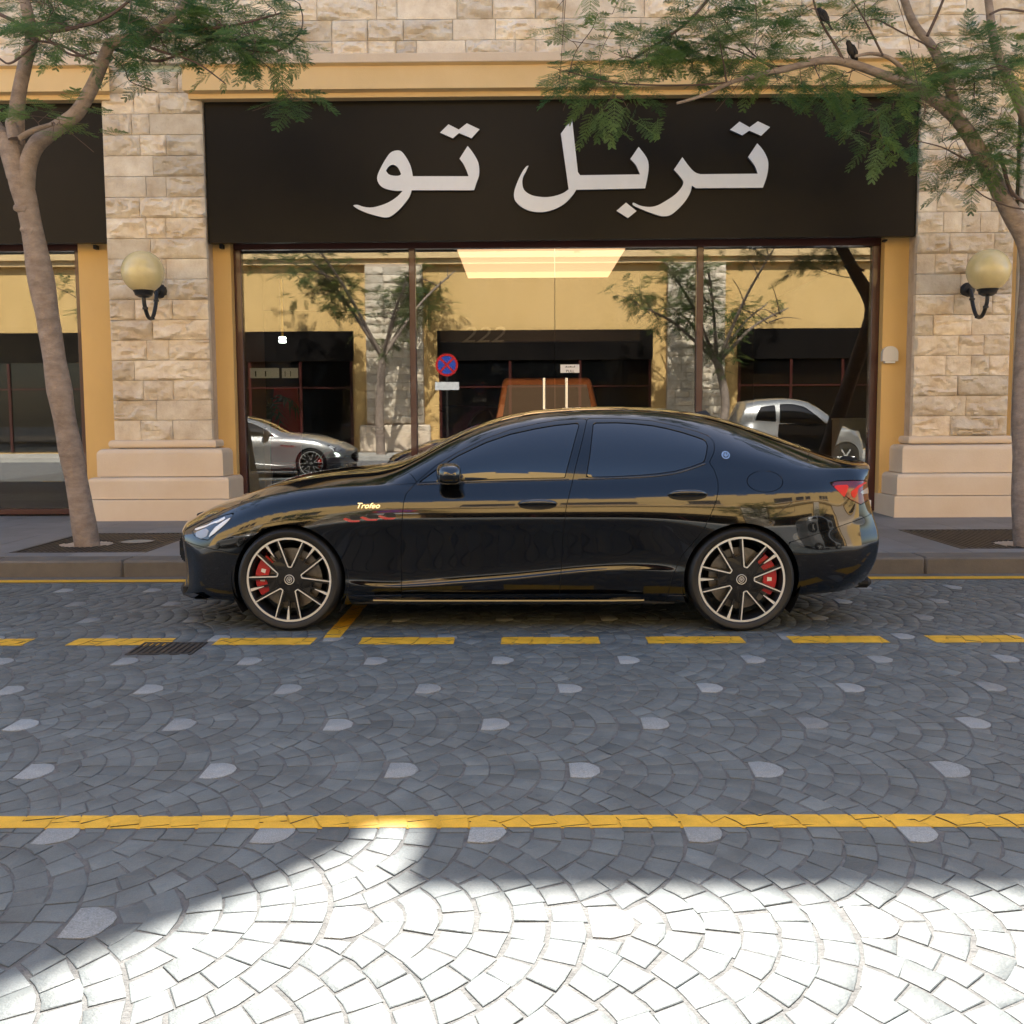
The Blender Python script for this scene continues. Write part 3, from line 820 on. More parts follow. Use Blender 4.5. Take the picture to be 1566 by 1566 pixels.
# ------------------------------------------------------------------ the fascia signs
t = thing('shop_sign', 'long black fascia sign with large white Arabic lettering', 'sign', (0, YS, z_sgb))
def spart(mb, name, mats, parent, **k):
    mb.v = [(x, y-YS, z-z_sgb) for x, y, z in mb.v]; return mb.build(name, mats, parent, **k)
bl, br = pxl1+.012, pxr0-.012
zl, zr = Z_(312, 372, YS), Z_(1408, 361, YS)
mb = MB(); mb.prism([(bl, zl), (br, zr), (br, z_sgt-.012), (bl, z_sgt-.012)], YS, YS+.09); spart(fixn and mb, 'board', 'sign_board', t)
mb = MB(); mb.box(bl, br, YS-.004, YS+.02, z_sgt-.0115, z_sgt-.002); spart(mb, 'top_trim', 'maroon', t)
SC_ = 6.525
def letters(org, contours, name):
    cu = bpy.data.curves.new(name, 'CURVE'); cu.dimensions = '2D'; cu.fill_mode = 'BOTH'; cu.extrude = .024
    for c in contours:
        sp = cu.splines.new('POLY'); sp.points.add(len(c)-1); sp.use_cyclic_u = True
        for i, (x, y) in enumerate(c):
            p = at(org[0]+x/SC_, org[1]+y/SC_, YS-.05); sp.points[i].co = (p[0], p[2]-z_sgb, 0, 1)
    tmp = bpy.data.objects.new(name, cu); COL.objects.link(tmp)
    dg = bpy.context.evaluated_depsgraph_get(); me = bpy.data.meshes.new_from_object(tmp.evaluated_get(dg))
    bpy.data.objects.remove(tmp); me.name = name
    me.transform(Matrix.Translation((0, -.032, 0)) @ Matrix.Rotation(R(90), 4, 'X'))
    me.materials.clear(); me.materials.append(MATS['letter_white']); me.materials.append(MATS['letter_side'])
    for p in me.polygons: p.material_index = 0 if abs(p.normal.y) > .7 else 1
    return link(name, me, t)
def rnd(c, keep):
    """smooth a traced outline, keeping the listed sharp corners"""
    out = []; n = len(c)
    for i in range(n):
        p0, p1, p2, p3 = [np.array(c[(i+k) % n], float) for k in (-1, 0, 1, 2)]
        if i in keep: p0 = p1
        if (i+1) % n in keep: p3 = p2
        m = 1 if (i in keep and (i+1) % n in keep) else 4
        for k in range(m):
            s = k/m; out.append(tuple(.5*((2*p1)+(-p0+p2)*s+(2*p0-5*p1+4*p2-p3)*s*s+(-p0+3*p1-3*p2+p3)*s**3)))
    return out
A_, B_, C_ = (530, 170), (770, 170), (940, 170)
w1 = [(70,940),(110,935),(170,955),(250,962),(340,942),(430,905),(510,850),(560,795),(480,795),(390,775),(335,740),(308,690),(310,640),(340,570),(390,480),(440,415),(500,393),(550,405),(600,470),(640,550),(662,650),(1218,650),(1200,600),(1170,535),(1128,475),(1208,348),(1250,400),(1300,480),(1322,550),(1322,640),(1295,720),(1273,790),(650,790),(630,850),(590,910),(520,990),(440,1050),(385,1062),(320,1050),(220,1022),(130,985),(80,955)]
h1 = [(395,595),(420,555),(455,537),(490,545),(520,575),(545,630),(520,645),(470,645),(420,630)]
letters(A_, [rnd(w1, {7, 20, 21, 24, 25, 31, 32}), rnd(h1, {0, 5})], 'letter')
letters(A_, [[(932,215),(1017,132),(1120,185),(1200,122),(1328,182),(1248,272),(1122,220),(1060,272)]], 'letter_dots')
w2 = [(250,545),(225,555),(180,620),(130,730),(105,820),(115,890),(170,950),(250,992),(340,1008),(430,1003),(530,970),(620,915),(690,840),(725,785),(1413,772),(1440,640),(1448,540),(1425,460),(1348,357),(1265,478),(1320,540),(1362,632),(765,640),(742,610),(683,75),(572,225),(650,780),(600,815),(530,842),(440,858),(340,853),(260,830),(205,785),(188,720),(195,660),(225,600)]
letters(B_, [rnd(w2, {0, 13, 14, 18, 19, 21, 22, 23, 24, 25, 26})], 'letter')
letters(B_, [[(1127,995),(1222,913),(1327,997),(1240,1068)]], 'letter_dot')
w3 = [(178,925),(190,915),(260,945),(350,957),(430,940),(520,890),(600,835),(660,770),(685,715),(660,665),(590,585),(675,460),(740,550),(800,610),(855,630),(1425,625),(1395,545),(1330,460),(1422,322),(1480,390),(1525,480),(1532,560),(1515,660),(1478,765),(810,770),(770,745),(755,810),(710,890),(640,970),(560,1035),(490,1050),(430,1040),(330,1005),(220,960),(185,940)]
letters(C_, [rnd(w3, {10, 11, 14, 15, 17, 18, 23, 24, 25})], 'letter')
letters(C_, [[(1150,187),(1245,105),(1345,162),(1428,102),(1550,160),(1460,247),(1342,195),(1272,243)]], 'letter_dots')
t2 = thing('shop_sign', 'plain black fascia sign over the neighbouring window behind the leaning tree', 'sign', (pxl0-.3, YS, z_sgb))
mb = MB(); mb.box(pillar2_x+WP+.01, pxl0-.012, YS, YS+.09, Z_(80, 372, YS), z_sgt-.012); mb.v = [(x-pxl0+.3, y-YS, z-z_sgb) for x, y, z in mb.v]; mb.build('board', 'sign_board', t2)
mb = MB(); mb.box(pillar2_x+WP+.01, pxl0-.012, YS-.004, YS+.02, z_sgt-.0115, z_sgt-.002); mb.v = [(x-pxl0+.3, y-YS, z-z_sgb) for x, y, z in mb.v]; mb.build('top_trim', 'maroon', t2)
# ------------------------------------------------------------------ wall lamps
for i, (gx, gy, lab) in enumerate(((218.5, 416, 'amber globe wall lamp on the stone pillar behind the leaning tree'), (1511.5, 413.5, 'amber globe wall lamp on the stone pillar beside the pale green downpipe'))):
    YB = 12.68; q = at(gx, gy, YB); Rg = 31.5*YB/FPX
    t = thing('wall_lamp', lab, 'wall lamp', (q[0], YP, q[2]), 0, 'globe lamps on the pillars')
    dy = YB-YP
    mb = MB(); mb.lathe([(max(1e-4, Rg*math.sin(a)), -Rg*math.cos(a)) for a in np.linspace(.42, math.pi, 22)], 36, (0, dy, 0)); mb.build('globe', 'globe', t, smooth=60)
    mb = MB(); mb.lathe([(Rg*.47, -Rg*.84), (Rg*.50, -Rg*.90), (Rg*.44, -Rg*.97), (Rg*.40, -Rg*1.10), (Rg*.22, -Rg*1.2), (.001, -Rg*1.22)], 24, (0, dy, 0)); mb.build('cup', 'iron_black', t, smooth=40)
    zb_ = -Rg*1.2
    path = spline([(0, dy, zb_), (0, dy+.02, zb_-.10), (0, dy+.13, zb_-.22), (0, dy+.28, zb_-.21), (0, dy+.40, zb_-.06), (0, dy+.46, zb_+.10), (0, -.04, zb_+.14)], 5)
    mb = MB(); mb.tube(path, [.024]*len(path), 10)
    for k in (6, 14, 22): mb.lathe([(.0, -.02), (.034, -.012), (.034, .012), (.0, .02)], 10, tuple(path[k]))
    mb.build('arm', 'iron_black', t, smooth=50)
    mb = MB(); mb.lathe([(.001, -.07), (.06, -.065), (.085, -.03), (.10, .03)], 20, (0, 0, zb_+.14), 'y'); mb.build('wall_plate', 'iron_black', t, smooth=40)
# white bell-shaped fitting on the ochre reveal
q = at(1359, 543, YW)
t = thing('wall_sounder', 'small white domed fitting on the ochre strip beside the window', 'fitting', (q[0], YW, q[2]))
poly = [(-.10, -.08)]+[(.10*math.cos(a), .02+.09*math.sin(a)) for a in np.linspace(math.pi, 0, 13)]+[(.10, -.08)]
mb = MB(); mb.prism(poly, -.07, -.001); fixn(mb.build('cover', 'white_plastic', t, smooth=35))
mb = MB(); mb.box(-.065, .065, -.06, -.005, -.105, -.081); mb.build('lens', 'led_white', t)
# ------------------------------------------------------------------ cars
def ncs(x, y):
    """natural cubic spline, returns a vectorised function"""
    x = np.array(x, float); y = np.array(y, float); n = len(x); h = np.diff(x)
    A = np.zeros((n, n)); r = np.zeros(n); A[0, 0] = A[-1, -1] = 1
    for i in range(1, n-1):
        A[i, i-1] = h[i-1]; A[i, i] = 2*(h[i-1]+h[i]); A[i, i+1] = h[i]
        r[i] = 6*((y[i+1]-y[i])/h[i]-(y[i]-y[i-1])/h[i-1])
    m = np.linalg.solve(A, r)
    def f(q):
        q = np.asarray(q, float); i = np.clip(np.searchsorted(x, q)-1, 0, n-2)
        a = x[i+1]-q; b = q-x[i]; hi = h[i]
        return m[i]*a**3/(6*hi)+m[i+1]*b**3/(6*hi)+(y[i]/hi-m[i]*hi/6)*a+(y[i+1]/hi-m[i+1]*hi/6)*b
    return f
def pch(x, y):
    """monotone cubic"""
    x = np.array(x, float); y = np.array(y, float); h = np.diff(x); d = np.diff(y)/h; n = len(x); m = np.zeros(n)
    for i in range(1, n-1):
        if d[i-1]*d[i] > 0:
            w1 = 2*h[i]+h[i-1]; w2 = h[i]+2*h[i-1]; m[i] = (w1+w2)/(w1/d[i-1]+w2/d[i])
    m[0] = d[0]*.5; m[-1] = d[-1]*.5
    def f(q):
        q = np.asarray(q, float); i = np.clip(np.searchsorted(x, q)-1, 0, n-2); t = np.clip((q-x[i])/h[i], 0, 1)
        return (2*t**3-3*t**2+1)*y[i]+(t**3-2*t**2+t)*h[i]*m[i]+(-2*t**3+3*t**2)*y[i+1]+(t**3-t**2)*h[i]*m[i+1]
    return f
class Body:
    """half of a car body as one smooth surface: side rows, glasshouse rows, and the two end faces"""
    def __init__(s, cfg, nu=300, nt=110, nf=9):
        xk = cfg['keys']; plan = ncs(*zip(*cfg['plan'])); xa = cfg['anchors']
        Nf, Nr = pch(*zip(*cfg['nose'])), pch(*zip(*cfg['tail'])); bf, br = cfg['bow']
        rows = []
        for tab in cfg['side']:
            d = pch(xa, [q[0] for q in tab]); z = pch(xa, [q[1] for q in tab])
            zf, zr = tab[0][1], tab[-1][1]; wf, wr = cfg['wend'][0]+tab[0][0], cfg['wend'][1]+tab[-1][0]
            xf = float(Nf(zf)+bf*wf*wf); xr = float(Nr(zr)-br*wr*wr)
            X = [xf]+[x for x in xk if xf+.05 < x < xr-.05]+[xr]
            W = [wf]+[float(plan(x)+d(x)) for x in X[1:-1]]+[wr]; Z = [zf]+[float(z(x)) for x in X[1:-1]]+[zr]
            rows.append((xf, xr, ncs(X, W), ncs(X, Z)))
        def row(pts):
            X, W, Z = zip(*pts)
            rows.append((X[0], X[-1], ncs(X, W), ncs(X, Z)))
        B, RL, CT = cfg['belt'], cfg['rail'], cfg['center']
        def ends(tab):
            t = list(tab); x, w, z = t[0]; t[0] = (float(Nf(z)+bf*w*w), w, z); x, w, z = t[-1]; t[-1] = (float(Nr(z)-br*w*w), w, z); return t
        B, RL = ends(B), ends(RL); CT = ends([(x, 0.0, z) for x, z in CT])
        bw, bz = ncs([p[0] for p in B], [p[1] for p in B]), ncs([p[0] for p in B], [p[2] for p in B])
        rw, rz = ncs([p[0] for p in RL], [p[1] for p in RL]), ncs([p[0] for p in RL], [p[2] for p in RL])
        cz = ncs([p[0] for p in CT], [p[2] for p in CT])
        b0, b1, r0, r1, c0, c1 = B[0][0], B[-1][0], RL[0][0], RL[-1][0], CT[0][0], CT[-1][0]
        def mix(fw, fz, a):   # row between belt/rail/centre, x-range interpolated the same way
            return fw, fz, a
        u = np.linspace(0, 1, nu)
        u = u+.055*np.sin(2*np.pi*u)*-.9*.5
        P = []
        for (xf, xr, fw, fz) in rows:
            X = xf+(xr-xf)*u; P.append(np.stack([X, fw(X), fz(X)], 1))
        XB = b0+(b1-b0)*u; PB = np.stack([XB, bw(XB), bz(XB)], 1)
        XR = r0+(r1-r0)*u; PR = np.stack([XR, rw(XR), rz(XR)], 1)
        XC = c0+(c1-c0)*u; PC = np.stack([XC, XC*0, cz(XC)], 1)
        P.append(PB)
        q = PB*.86+PR*.14; q[:, 1] += cfg.get('bulge', .055)*.42*np.clip((PR[:, 2]-PB[:, 2])/.3, 0, 1); P.append(q)
        mid = PB*.5+PR*.5; mid[:, 1] += cfg.get('bulge', .055)*np.clip((PR[:, 2]-PB[:, 2])/.3, 0, 1); P.append(mid)
        P.append(PR)
        q = PR*.80+PC*.20; q[:, 2] = PR[:, 2]+.55*(PC[:, 2]-PR[:, 2]); P.append(q)
        q = PR*.42+PC*.58; q[:, 2] = PR[:, 2]+.92*(PC[:, 2]-PR[:, 2]); P.append(q)
        P.append(PC)
        P = np.array(P)                                # rows, nu, 3
        n = len(P); s.nrow = n
        first = 2*P[0]-P[1]; last = P[-2].copy(); last[:, 1] *= -1
        Q = np.concatenate([first[None], P, last[None]])
        tt = np.linspace(0, n-1, nt)
        S = np.zeros((nt, nu, 3))
        for a, t in enumerate(tt):
            i = min(int(t), n-2); f = t-i
            c = ((1-f)**3/6, (3*f**3-6*f**2+4)/6, (-3*f**3+3*f**2+3*f+1)/6, f**3/6)
            S[a] = c[0]*Q[i]+c[1]*Q[i+1]+c[2]*Q[i+2]+c[3]*Q[min(i+3, n+1)]
        S[-1, :, 1] = 0
        # end faces
        def face(col, N, b, sgn):
            out = []
            for k in range(1, nf+1):
                w = col[:, 1]*(1-k/nf); z = col[:, 2]
                out.append(np.stack([N(z)+sgn*b*w*w + (col[:, 0]-(N(z)+sgn*b*col[:, 1]**2)), w, z], 1))
            return out
        ff = face(S[:, 0], Nf, bf, 1)[::-1]; rf = face(S[:, -1], Nr, br, -1)
        G = np.concatenate([np.stack(ff, 1), S, np.stack(rf, 1)], 1)
        s.nt, s.nu = nt, G.shape[1]
        s.V = G.reshape(-1, 3).copy(); s.T = np.repeat(tt, s.nu)
        fs = []
        for a in range(nt-1):
            for b in range(s.nu-1):
                i = a*s.nu+b; fs.append((i, i+1, i+s.nu+1, i+s.nu))
        F = np.array(fs); c = np.cross(s.V[F[:, 2]]-s.V[F[:, 0]], s.V[F[:, 3]]-s.V[F[:, 1]])
        N = np.zeros_like(s.V)
        for k in range(4): np.add.at(N, F[:, k], c)
        # outward = +w on the side, away from the car's axis
        ctr = np.array([1.4, 0, .6]); 
        flip = np.sum(N*(s.V-ctr)*np.array([.2, 1, 1]), 1).mean() < 0
        if flip: N = -N; fs = [f[::-1] for f in fs]
        cen = np.abs(s.V[:, 1]) < 1e-6; N[cen, 1] = 0
        s.N = N/np.maximum(np.linalg.norm(N, axis=1, keepdims=True), 1e-12)
        s.fs = [list(f) for f in fs]
        s.cache_len = len(s.V)
    def clip(s, polys, fun):
        f = fun(s.V[:, 0], s.V[:, 1], s.V[:, 2], s.T)
        f = np.where(np.abs(f) < 1e-7, 1e-7, f)
        ins, outs = [], []; newV, newN, newT = [], [], []; base = len(s.V); cache = {}
        def mid(a, b):
            k = (a, b) if a < b else (b, a)
            if k not in cache:
                t = f[k[0]]/(f[k[0]]-f[k[1]])
                newV.append(s.V[k[0]]*(1-t)+s.V[k[1]]*t)
                nn = s.N[k[0]]*(1-t)+s.N[k[1]]*t; newN.append(nn/max(1e-9, np.linalg.norm(nn)))
                newT.append(s.T[k[0]]*(1-t)+s.T[k[1]]*t); cache[k] = base+len(newV)-1
            return cache[k]
        for p in polys:
            sg = [f[i] < 0 for i in p]
            if all(sg): ins.append(p)
            elif not any(sg): outs.append(p)
            else:
                a, b = [], []; n = len(p)
                for i in range(n):
                    j = (i+1) % n
                    (a if sg[i] else b).append(p[i])
                    if sg[i] != sg[j]: m = mid(p[i], p[j]); a.append(m); b.append(m)
                if len(a) > 2: ins.append(a)
                if len(b) > 2: outs.append(b)
        if newV:
            s.V = np.concatenate([s.V, newV]); s.N = np.concatenate([s.N, newN]); s.T = np.concatenate([s.T, newT])
        return ins, outs
    def cut(s, polys, fun, gap=.0022):
        """split into inside and outside with a shut line between them"""
        i, o = s.clip(polys, lambda *a: fun(*a)+gap)
        _, o = s.clip(o, lambda *a: fun(*a)-gap)
        return i, o
    def mesh(s, name, polys, matn, parent, sides=(1, -1), off=0.0, lip=.014):
        V, F, LN = [], [], []
        for sd in sides:
            mp = {}; cnt = {}
            for p in polys:
                for i in range(len(p)):
                    a, b = p[i], p[(i+1) % len(p)]
                    k = (a, b) if a < b else (b, a); cnt[k] = cnt.get(k, 0)+1
            def vid(i, inner):
                k = (i, inner)
                if k not in mp:
                    q = s.V[i]+s.N[i]*(off-(lip if inner else 0)); mp[k] = len(V); V.append((q[0], -sd*q[1], q[2]))
                return mp[k]
            def nrm(i): return (s.N[i][0], -sd*s.N[i][1], s.N[i][2])
            for p in polys:
                q = p if sd == 1 else p[::-1]
                F.append([vid(i, 0) for i in q][::-1]); LN += [nrm(i) for i in q][::-1]
                if lip:
                    for i in range(len(p)):
                        a, b = p[i], p[(i+1) % len(p)]
                        if cnt[(a, b) if a < b else (b, a)] == 1 and not (abs(s.V[a][1]) < 1e-5 and abs(s.V[b][1]) < 1e-5):
                            qd = [vid(a, 0), vid(b, 0), vid(b, 1), vid(a, 1)]
                            F.append(qd if sd == 1 else qd[::-1]); LN += [(0, 0, 0)]*4
        me = bpy.data.meshes.new(name); me.from_pydata(V, [], F); me.materials.append(MATS[matn])
        me.polygons.foreach_set('use_smooth', [True]*len(me.polygons))
        if len(me.loops) == len(LN): me.normals_split_custom_set(LN)
        me.update()
        return link(name, me, parent)
    def surf(s, x, z, tmax=14.2):
        """half width and normal of the side at (x, z)"""
        n0 = s.cache_len; m = (s.T[:n0] < tmax); d = (s.V[:n0, 0]-x)**2+(s.V[:n0, 2]-z)**2+(~m)*9
        idx = np.argsort(d)[:6]; w = 1/(d[idx]+1e-6); w /= w.sum()
        N = (s.N[idx]*w[:, None]).sum(0); N /= np.linalg.norm(N); c = (s.V[idx]*w[:, None]).sum(0)
        wd = c[1]-((x-c[0])*N[0]+(z-c[2])*N[2])/N[1]
        return float(wd), N
def sdf(poly):
    P = np.array(poly, float); Q = np.roll(P, -1, 0); E = Q-P; L2 = (E**2).sum(1)+1e-12
    def f(x, w, z, t):
        best = np.full(len(x), 1e9); ins = np.zeros(len(x), bool)
        for p, e, l, q in zip(P, E, L2, Q):
            dx, dz = x-p[0], z-p[1]; k = np.clip((dx*e[0]+dz*e[1])/l, 0, 1)
            best = np.minimum(best, np.hypot(dx-k*e[0], dz-k*e[1]))
            c = (p[1] > z) != (q[1] > z)
            with np.errstate(divide='ignore', invalid='ignore'):
                xx = (q[0]-p[0])*(z-p[1])/(q[1]-p[1] if abs(q[1]-p[1]) > 1e-12 else 1e-12)+p[0]
            ins ^= c & (x < xx)
        v = np.where(ins, -best, best)
        return np.where(w < .3, np.abs(v)+.05, v)
    return f
def circ(cx, cz, r):
    return lambda x, w, z, t: np.where(w > .3, np.hypot(x-cx, z-cz)-r, 1.0)

# ---- the sedan's lines, in metres, x rearwards from the front axle
CAR_Y, CAR_ROT = 7.835, -.019
_wc = at(450, 887, 6.885); CAR_X = float(_wc[0])-.945*math.sin(-CAR_ROT)
def side_px(px, py, kind='body'):
    """pixel on the near side -> (x, z) of the car; half width from the car's own section"""
    w = .95; x = z = 0
    for _ in range(8):
        # plane y_local = -w : point c + R*(x,-w)
        ca, sa = math.cos(CAR_ROT), math.sin(CAR_ROT)
        d = ray(px, py)
        # world (X,Y): X = CAR_X + x*ca + w*sa ; Y = CAR_Y + x*sa - w*ca
        # along ray: X = d0*s, Y = d1*s  -> -sa*(X-CAR_X)+ca*(Y-CAR_Y) = -w
        s_ = (-w - sa*CAR_X + ca*CAR_Y)/(-sa*d[0]+ca*d[1])
        X, Y = d[0]*s_, d[1]*s_; x = ca*(X-CAR_X)+sa*(Y-CAR_Y); z = CAM_H+d[2]*s_
        w = float(np.interp(z, [.2, .7, .85, .95, 1.0, 1.2, 1.36, 1.45], [.95, .965, .95, .90, .87, .745, .645, .5]))
        if kind == 'nose': w = float(np.interp(x, [-.9, -.7, -.5, -.3], [.5, .80, .90, .945]))
        if kind == 'tail': w = min(w, float(np.interp(x, [3.4, 3.6, 3.8, 3.95], [.95, .92, .85, .6])))
    return (x, z)
SEDAN = dict(
    keys=[-.68, -.56, -.40, -.2, 0, .3, .6, 1.0, 1.5, 2.0, 2.4, 2.7, 3.0, 3.3, 3.55, 3.72, 3.82],
    plan=[(-.78, .73), (-.70, .80), (-.60, .862), (-.46, .914), (-.3, .946), (0, .967), (.5, .963), (1.5, .960), (2.4, .966), (3.0, .978), (3.3, .966), (3.55, .932), (3.72, .885), (3.84, .835), (3.95, .76)],
    anchors=[-.77, 0, .62, 1.4, 2.25, 3.0, 3.9], wend=(.74, .77), bow=(.33, .20),
    nose=[(.15, -.90), (.21, -.955), (.27, -.93), (.36, -.925), (.5, -.94), (.62, -.95), (.66, -.93), (.72, -.89)],
    tail=[(.2, 3.90), (.34, 4.00), (.48, 4.055), (.60, 4.065), (.72, 4.03), (.88, 3.985), (1.02, 3.975), (1.07, 3.995), (1.11, 3.99)],
    side=[ # offset from plan, height at the anchors: nose, front arch, behind it, door, rear of door, rear arch, tail
        [(-.10, .19), (-.10, .17), (-.13, .160), (-.13, .160), (-.13, .165), (-.10, .19), (-.13, .25)],
        [(-.015, .205), (-.04, .19), (-.085, .195), (-.085, .200), (-.080, .21), (-.05, .21), (-.07, .29)],
        [(.0, .26), (-.02, .27), (-.055, .275), (-.056, .318), (-.048, .385), (-.022, .28), (-.03, .36)],
        [(.0, .33), (-.012, .36), (-.052, .298), (-.053, .342), (-.044, .412), (-.014, .37), (0, .44)],
        [(.0, .41), (-.006, .45), (-.070, .318), (-.078, .362), (-.062, .440), (-.008, .46), (.006, .52)],
        [(-.002, .48), (-.002, .55), (-.044, .54), (-.046, .56), (-.038, .59), (-.002, .56), (.0, .60)],
        [(-.006, .535), (.0, .64), (-.017, .675), (-.020, .685), (-.016, .695), (.0, .65), (-.02, .67)],
        [(-.012, .57), (.0, .695), (-.002, .73), (-.003, .735), (-.002, .735), (.0, .715), (-.022, .735)],
        [(-.020, .595), (-.007, .745), (-.004, .772), (-.004, .775), (-.004, .775), (-.006, .765), (-.028, .79)],
        [(-.030, .618), (-.026, .815), (-.017, .845), (-.017, .85), (-.017, .855), (-.022, .85), (-.04, .87)],
        [(-.045, .638), (-.058, .88), (-.044, .91), (-.043, .918), (-.044, .93), (-.050, .945), (-.06, .97)],
    ],
    belt=[(-.78, .68, .655), (-.60, .765, .735), (-.46, .80, .80), (-.2, .838, .888), (.08, .853, .938), (.5, .868, .962), (1.0, .874, .970), (1.6, .878, .978), (2.2, .882, .99), (2.6, .882, 1.01), (3.0, .872, 1.035), (3.3, .842, 1.052), (3.6, .79, 1.062), (3.8, .745, 1.062), (3.93, .70, 1.055)],
    rail=[(-0.82, 0.53, 0.685), (-0.65, 0.56, 0.785), (-0.46, 0.585, 0.857), (-0.2, 0.61, 0.948), (0.08, 0.63, 1.004), (0.4, 0.665, 1.032), (0.62, 0.71, 1.0457), (0.9, 0.712, 1.1655), (1.2, 0.675, 1.3022), (1.5, 0.64, 1.39), (1.8, 0.618, 1.43), (2.15, 0.606, 1.442), (2.5, 0.605, 1.427), (2.8, 0.61, 1.378), (3.1, 0.625, 1.294), (3.4, 0.642, 1.1885), (3.65, 0.635, 1.115), (3.85, 0.6, 1.085), (3.95, 0.56, 1.075)],
    center=[(-0.9, 0.7), (-0.7, 0.8), (-0.46, 0.885), (-0.2, 0.975), (0.08, 1.032), (0.38, 1.062), (0.52, 1.081), (0.75, 1.1475), (1.03, 1.2911), (1.3, 1.4016), (1.52, 1.455), (1.76, 1.481), (2.15, 1.494), (2.54, 1.4803), (2.98, 1.409), (3.22, 1.3347), (3.47, 1.2457), (3.7, 1.155), (3.88, 1.105), (3.99, 1.098)],
)
CAR = thing('sedan', 'glossy black sedan parked along the kerb in front of the shop', 'car', (CAR_X, CAR_Y, 0), CAR_ROT)
BD = Body(SEDAN)
S = lambda pts, kind='body': [side_px(x, y, kind) for x, y in pts]
FW = S([(641,737.5),(670,716),(700,697),(743,676.5),(779,664),(820,655),(850,650),(886,646.5),(880,668),(872,698),(863.5,730.5),(820,731),(760,732.5),(714,734),(670,736.5)])
RWN = S([(907,646.5),(943,646),(970,647.5),(997,650.5),(1020,655),(1043,661),(1062,667),(1077,672.5),(1081,678),(1079,692),(1075.5,705.5),(1055,713.5),(1032,720),(1005,724),(979,726.3),(940,728.5),(896.5,729.5),(901,700)])
DOOR1 = S([(612,925),(613,850),(614,807),(617,768),(621,755),(631,744),(637,737),(668,711),(700,691.5),(743,670.5),(779,657.5),(820,648),(850,643),(897.5,640),(890,674),(880,714),(875,738),(866,775),(861.5,815),(858,882),(855,925)])
DOOR2 = S([(855,925),(858,882),(861.5,815),(866,775),(875,738),(880,714),(890,674),(897.5,640),(943,639.5),(997,643.5),(1043,653.5),(1066,660),(1082,666),(1091,675),(1091,690),(1083,707),(1091,718),(1097,735),(1097.5,750),(1095,765),(1089,781),(1075,811),(1058,832),(1043,850),(1028,885),(1020,925)])
def zline(a, b):
    (x0, z0), (x1, z1) = a, b
    return lambda x: z0+(z1-z0)*(x-x0)/(x1-x0)
ARF, ARR = .374, .376
polys = BD.fs
FULL = list(polys)
_, polys = BD.clip(polys, circ(0, .345, ARF)); _, polys = BD.clip(polys, circ(2.998, .345, ARR))
cowl = lambda w: .47+.27*(w/.7)**2
hdr = lambda w: 1.62-.10*(w/.6)**2
ws, polys = BD.cut(polys, lambda x, w, z, t: np.maximum(np.maximum(14.30-t, cowl(w)-x)*1.0, x-hdr(w)), .004)
rg, polys = BD.cut(polys, lambda x, w, z, t: np.maximum(np.maximum(14.62-t, 2.93+.10*(w/.6)**2-x), x-(3.54-.10*(w/.6)**2)), .004)
g1, polys = BD.cut(polys, sdf(FW), .003)
g2, polys = BD.cut(polys, sdf(RWN), .003)
HL = S([(291,813),(300,805),(318,797),(338,789.5),(353,786),(350,795),(338,807),(326,818),(318,826),(306,824),(295,819)], 'nose')
TL = S([(1270,739),(1285,736),(1310,735.5),(1328,734),(1336,733),(1337,745),(1333,758),(1318,772),(1303,765),(1288,753)], 'tail')
hl, polys = BD.cut(polys, sdf(HL), .003)
tl, polys = BD.cut(polys, sdf(TL), .003)
d1, polys = BD.cut(polys, sdf(DOOR1)); d2, polys = BD.cut(polys, sdf(DOOR2))
hood, polys = BD.cut(polys, lambda x, w, z, t: np.maximum((11.55-t)*.05, x-cowl(w)+.03))
trunk, polys = BD.cut(polys, lambda x, w, z, t: np.maximum(np.maximum((12.9-t)*.06, 3.60-.09*(w/.6)**2-x), .93-z))
zf_ = zline((-.80, .585), (-.33, .52)); zr_ = zline((3.33, .60), (4.0, .79))
fbump, polys = BD.cut(polys, lambda x, w, z, t: np.maximum(x+.30, np.where(t < 11.3, z-zf_(x), (t-11.3)*.05)))
rbump, polys = BD.cut(polys, lambda x, w, z, t: np.maximum(3.3-x, z-zr_(np.minimum(x, 4.0))))
skirt, polys = BD.cut(polys, lambda x, w, z, t: np.maximum(np.maximum(z-.232, .3-x), x-2.68), .0018)
fend, polys = BD.clip(polys, lambda x, w, z, t: np.maximum(x-.80, (t-11.62)))
fl = side_px(1169, 736); 
lid_f = lambda x, w, z, t: np.where(t < 11.5, np.hypot((x-fl[0])/.118, (z-fl[1])/.068)-1, 1)*.07
lid, polys = BD.cut(polys, lid_f, .0016)
pb = 'paint_black'
bh = BD.mesh('bonnet', hood, pb, CAR); BD.mesh('roof_and_quarters', polys, pb, CAR); BD.mesh('boot_lid', trunk, pb, CAR)
fb = BD.mesh('front_bumper', fbump, pb, CAR); rb = BD.mesh('rear_bumper', rbump, pb, CAR)
BD.mesh('windscreen', ws, 'tint_glass', CAR, off=-.003, lip=.004); BD.mesh('rear_window', rg, 'tint_glass', CAR, off=-.003, lip=.004)
DO = {}
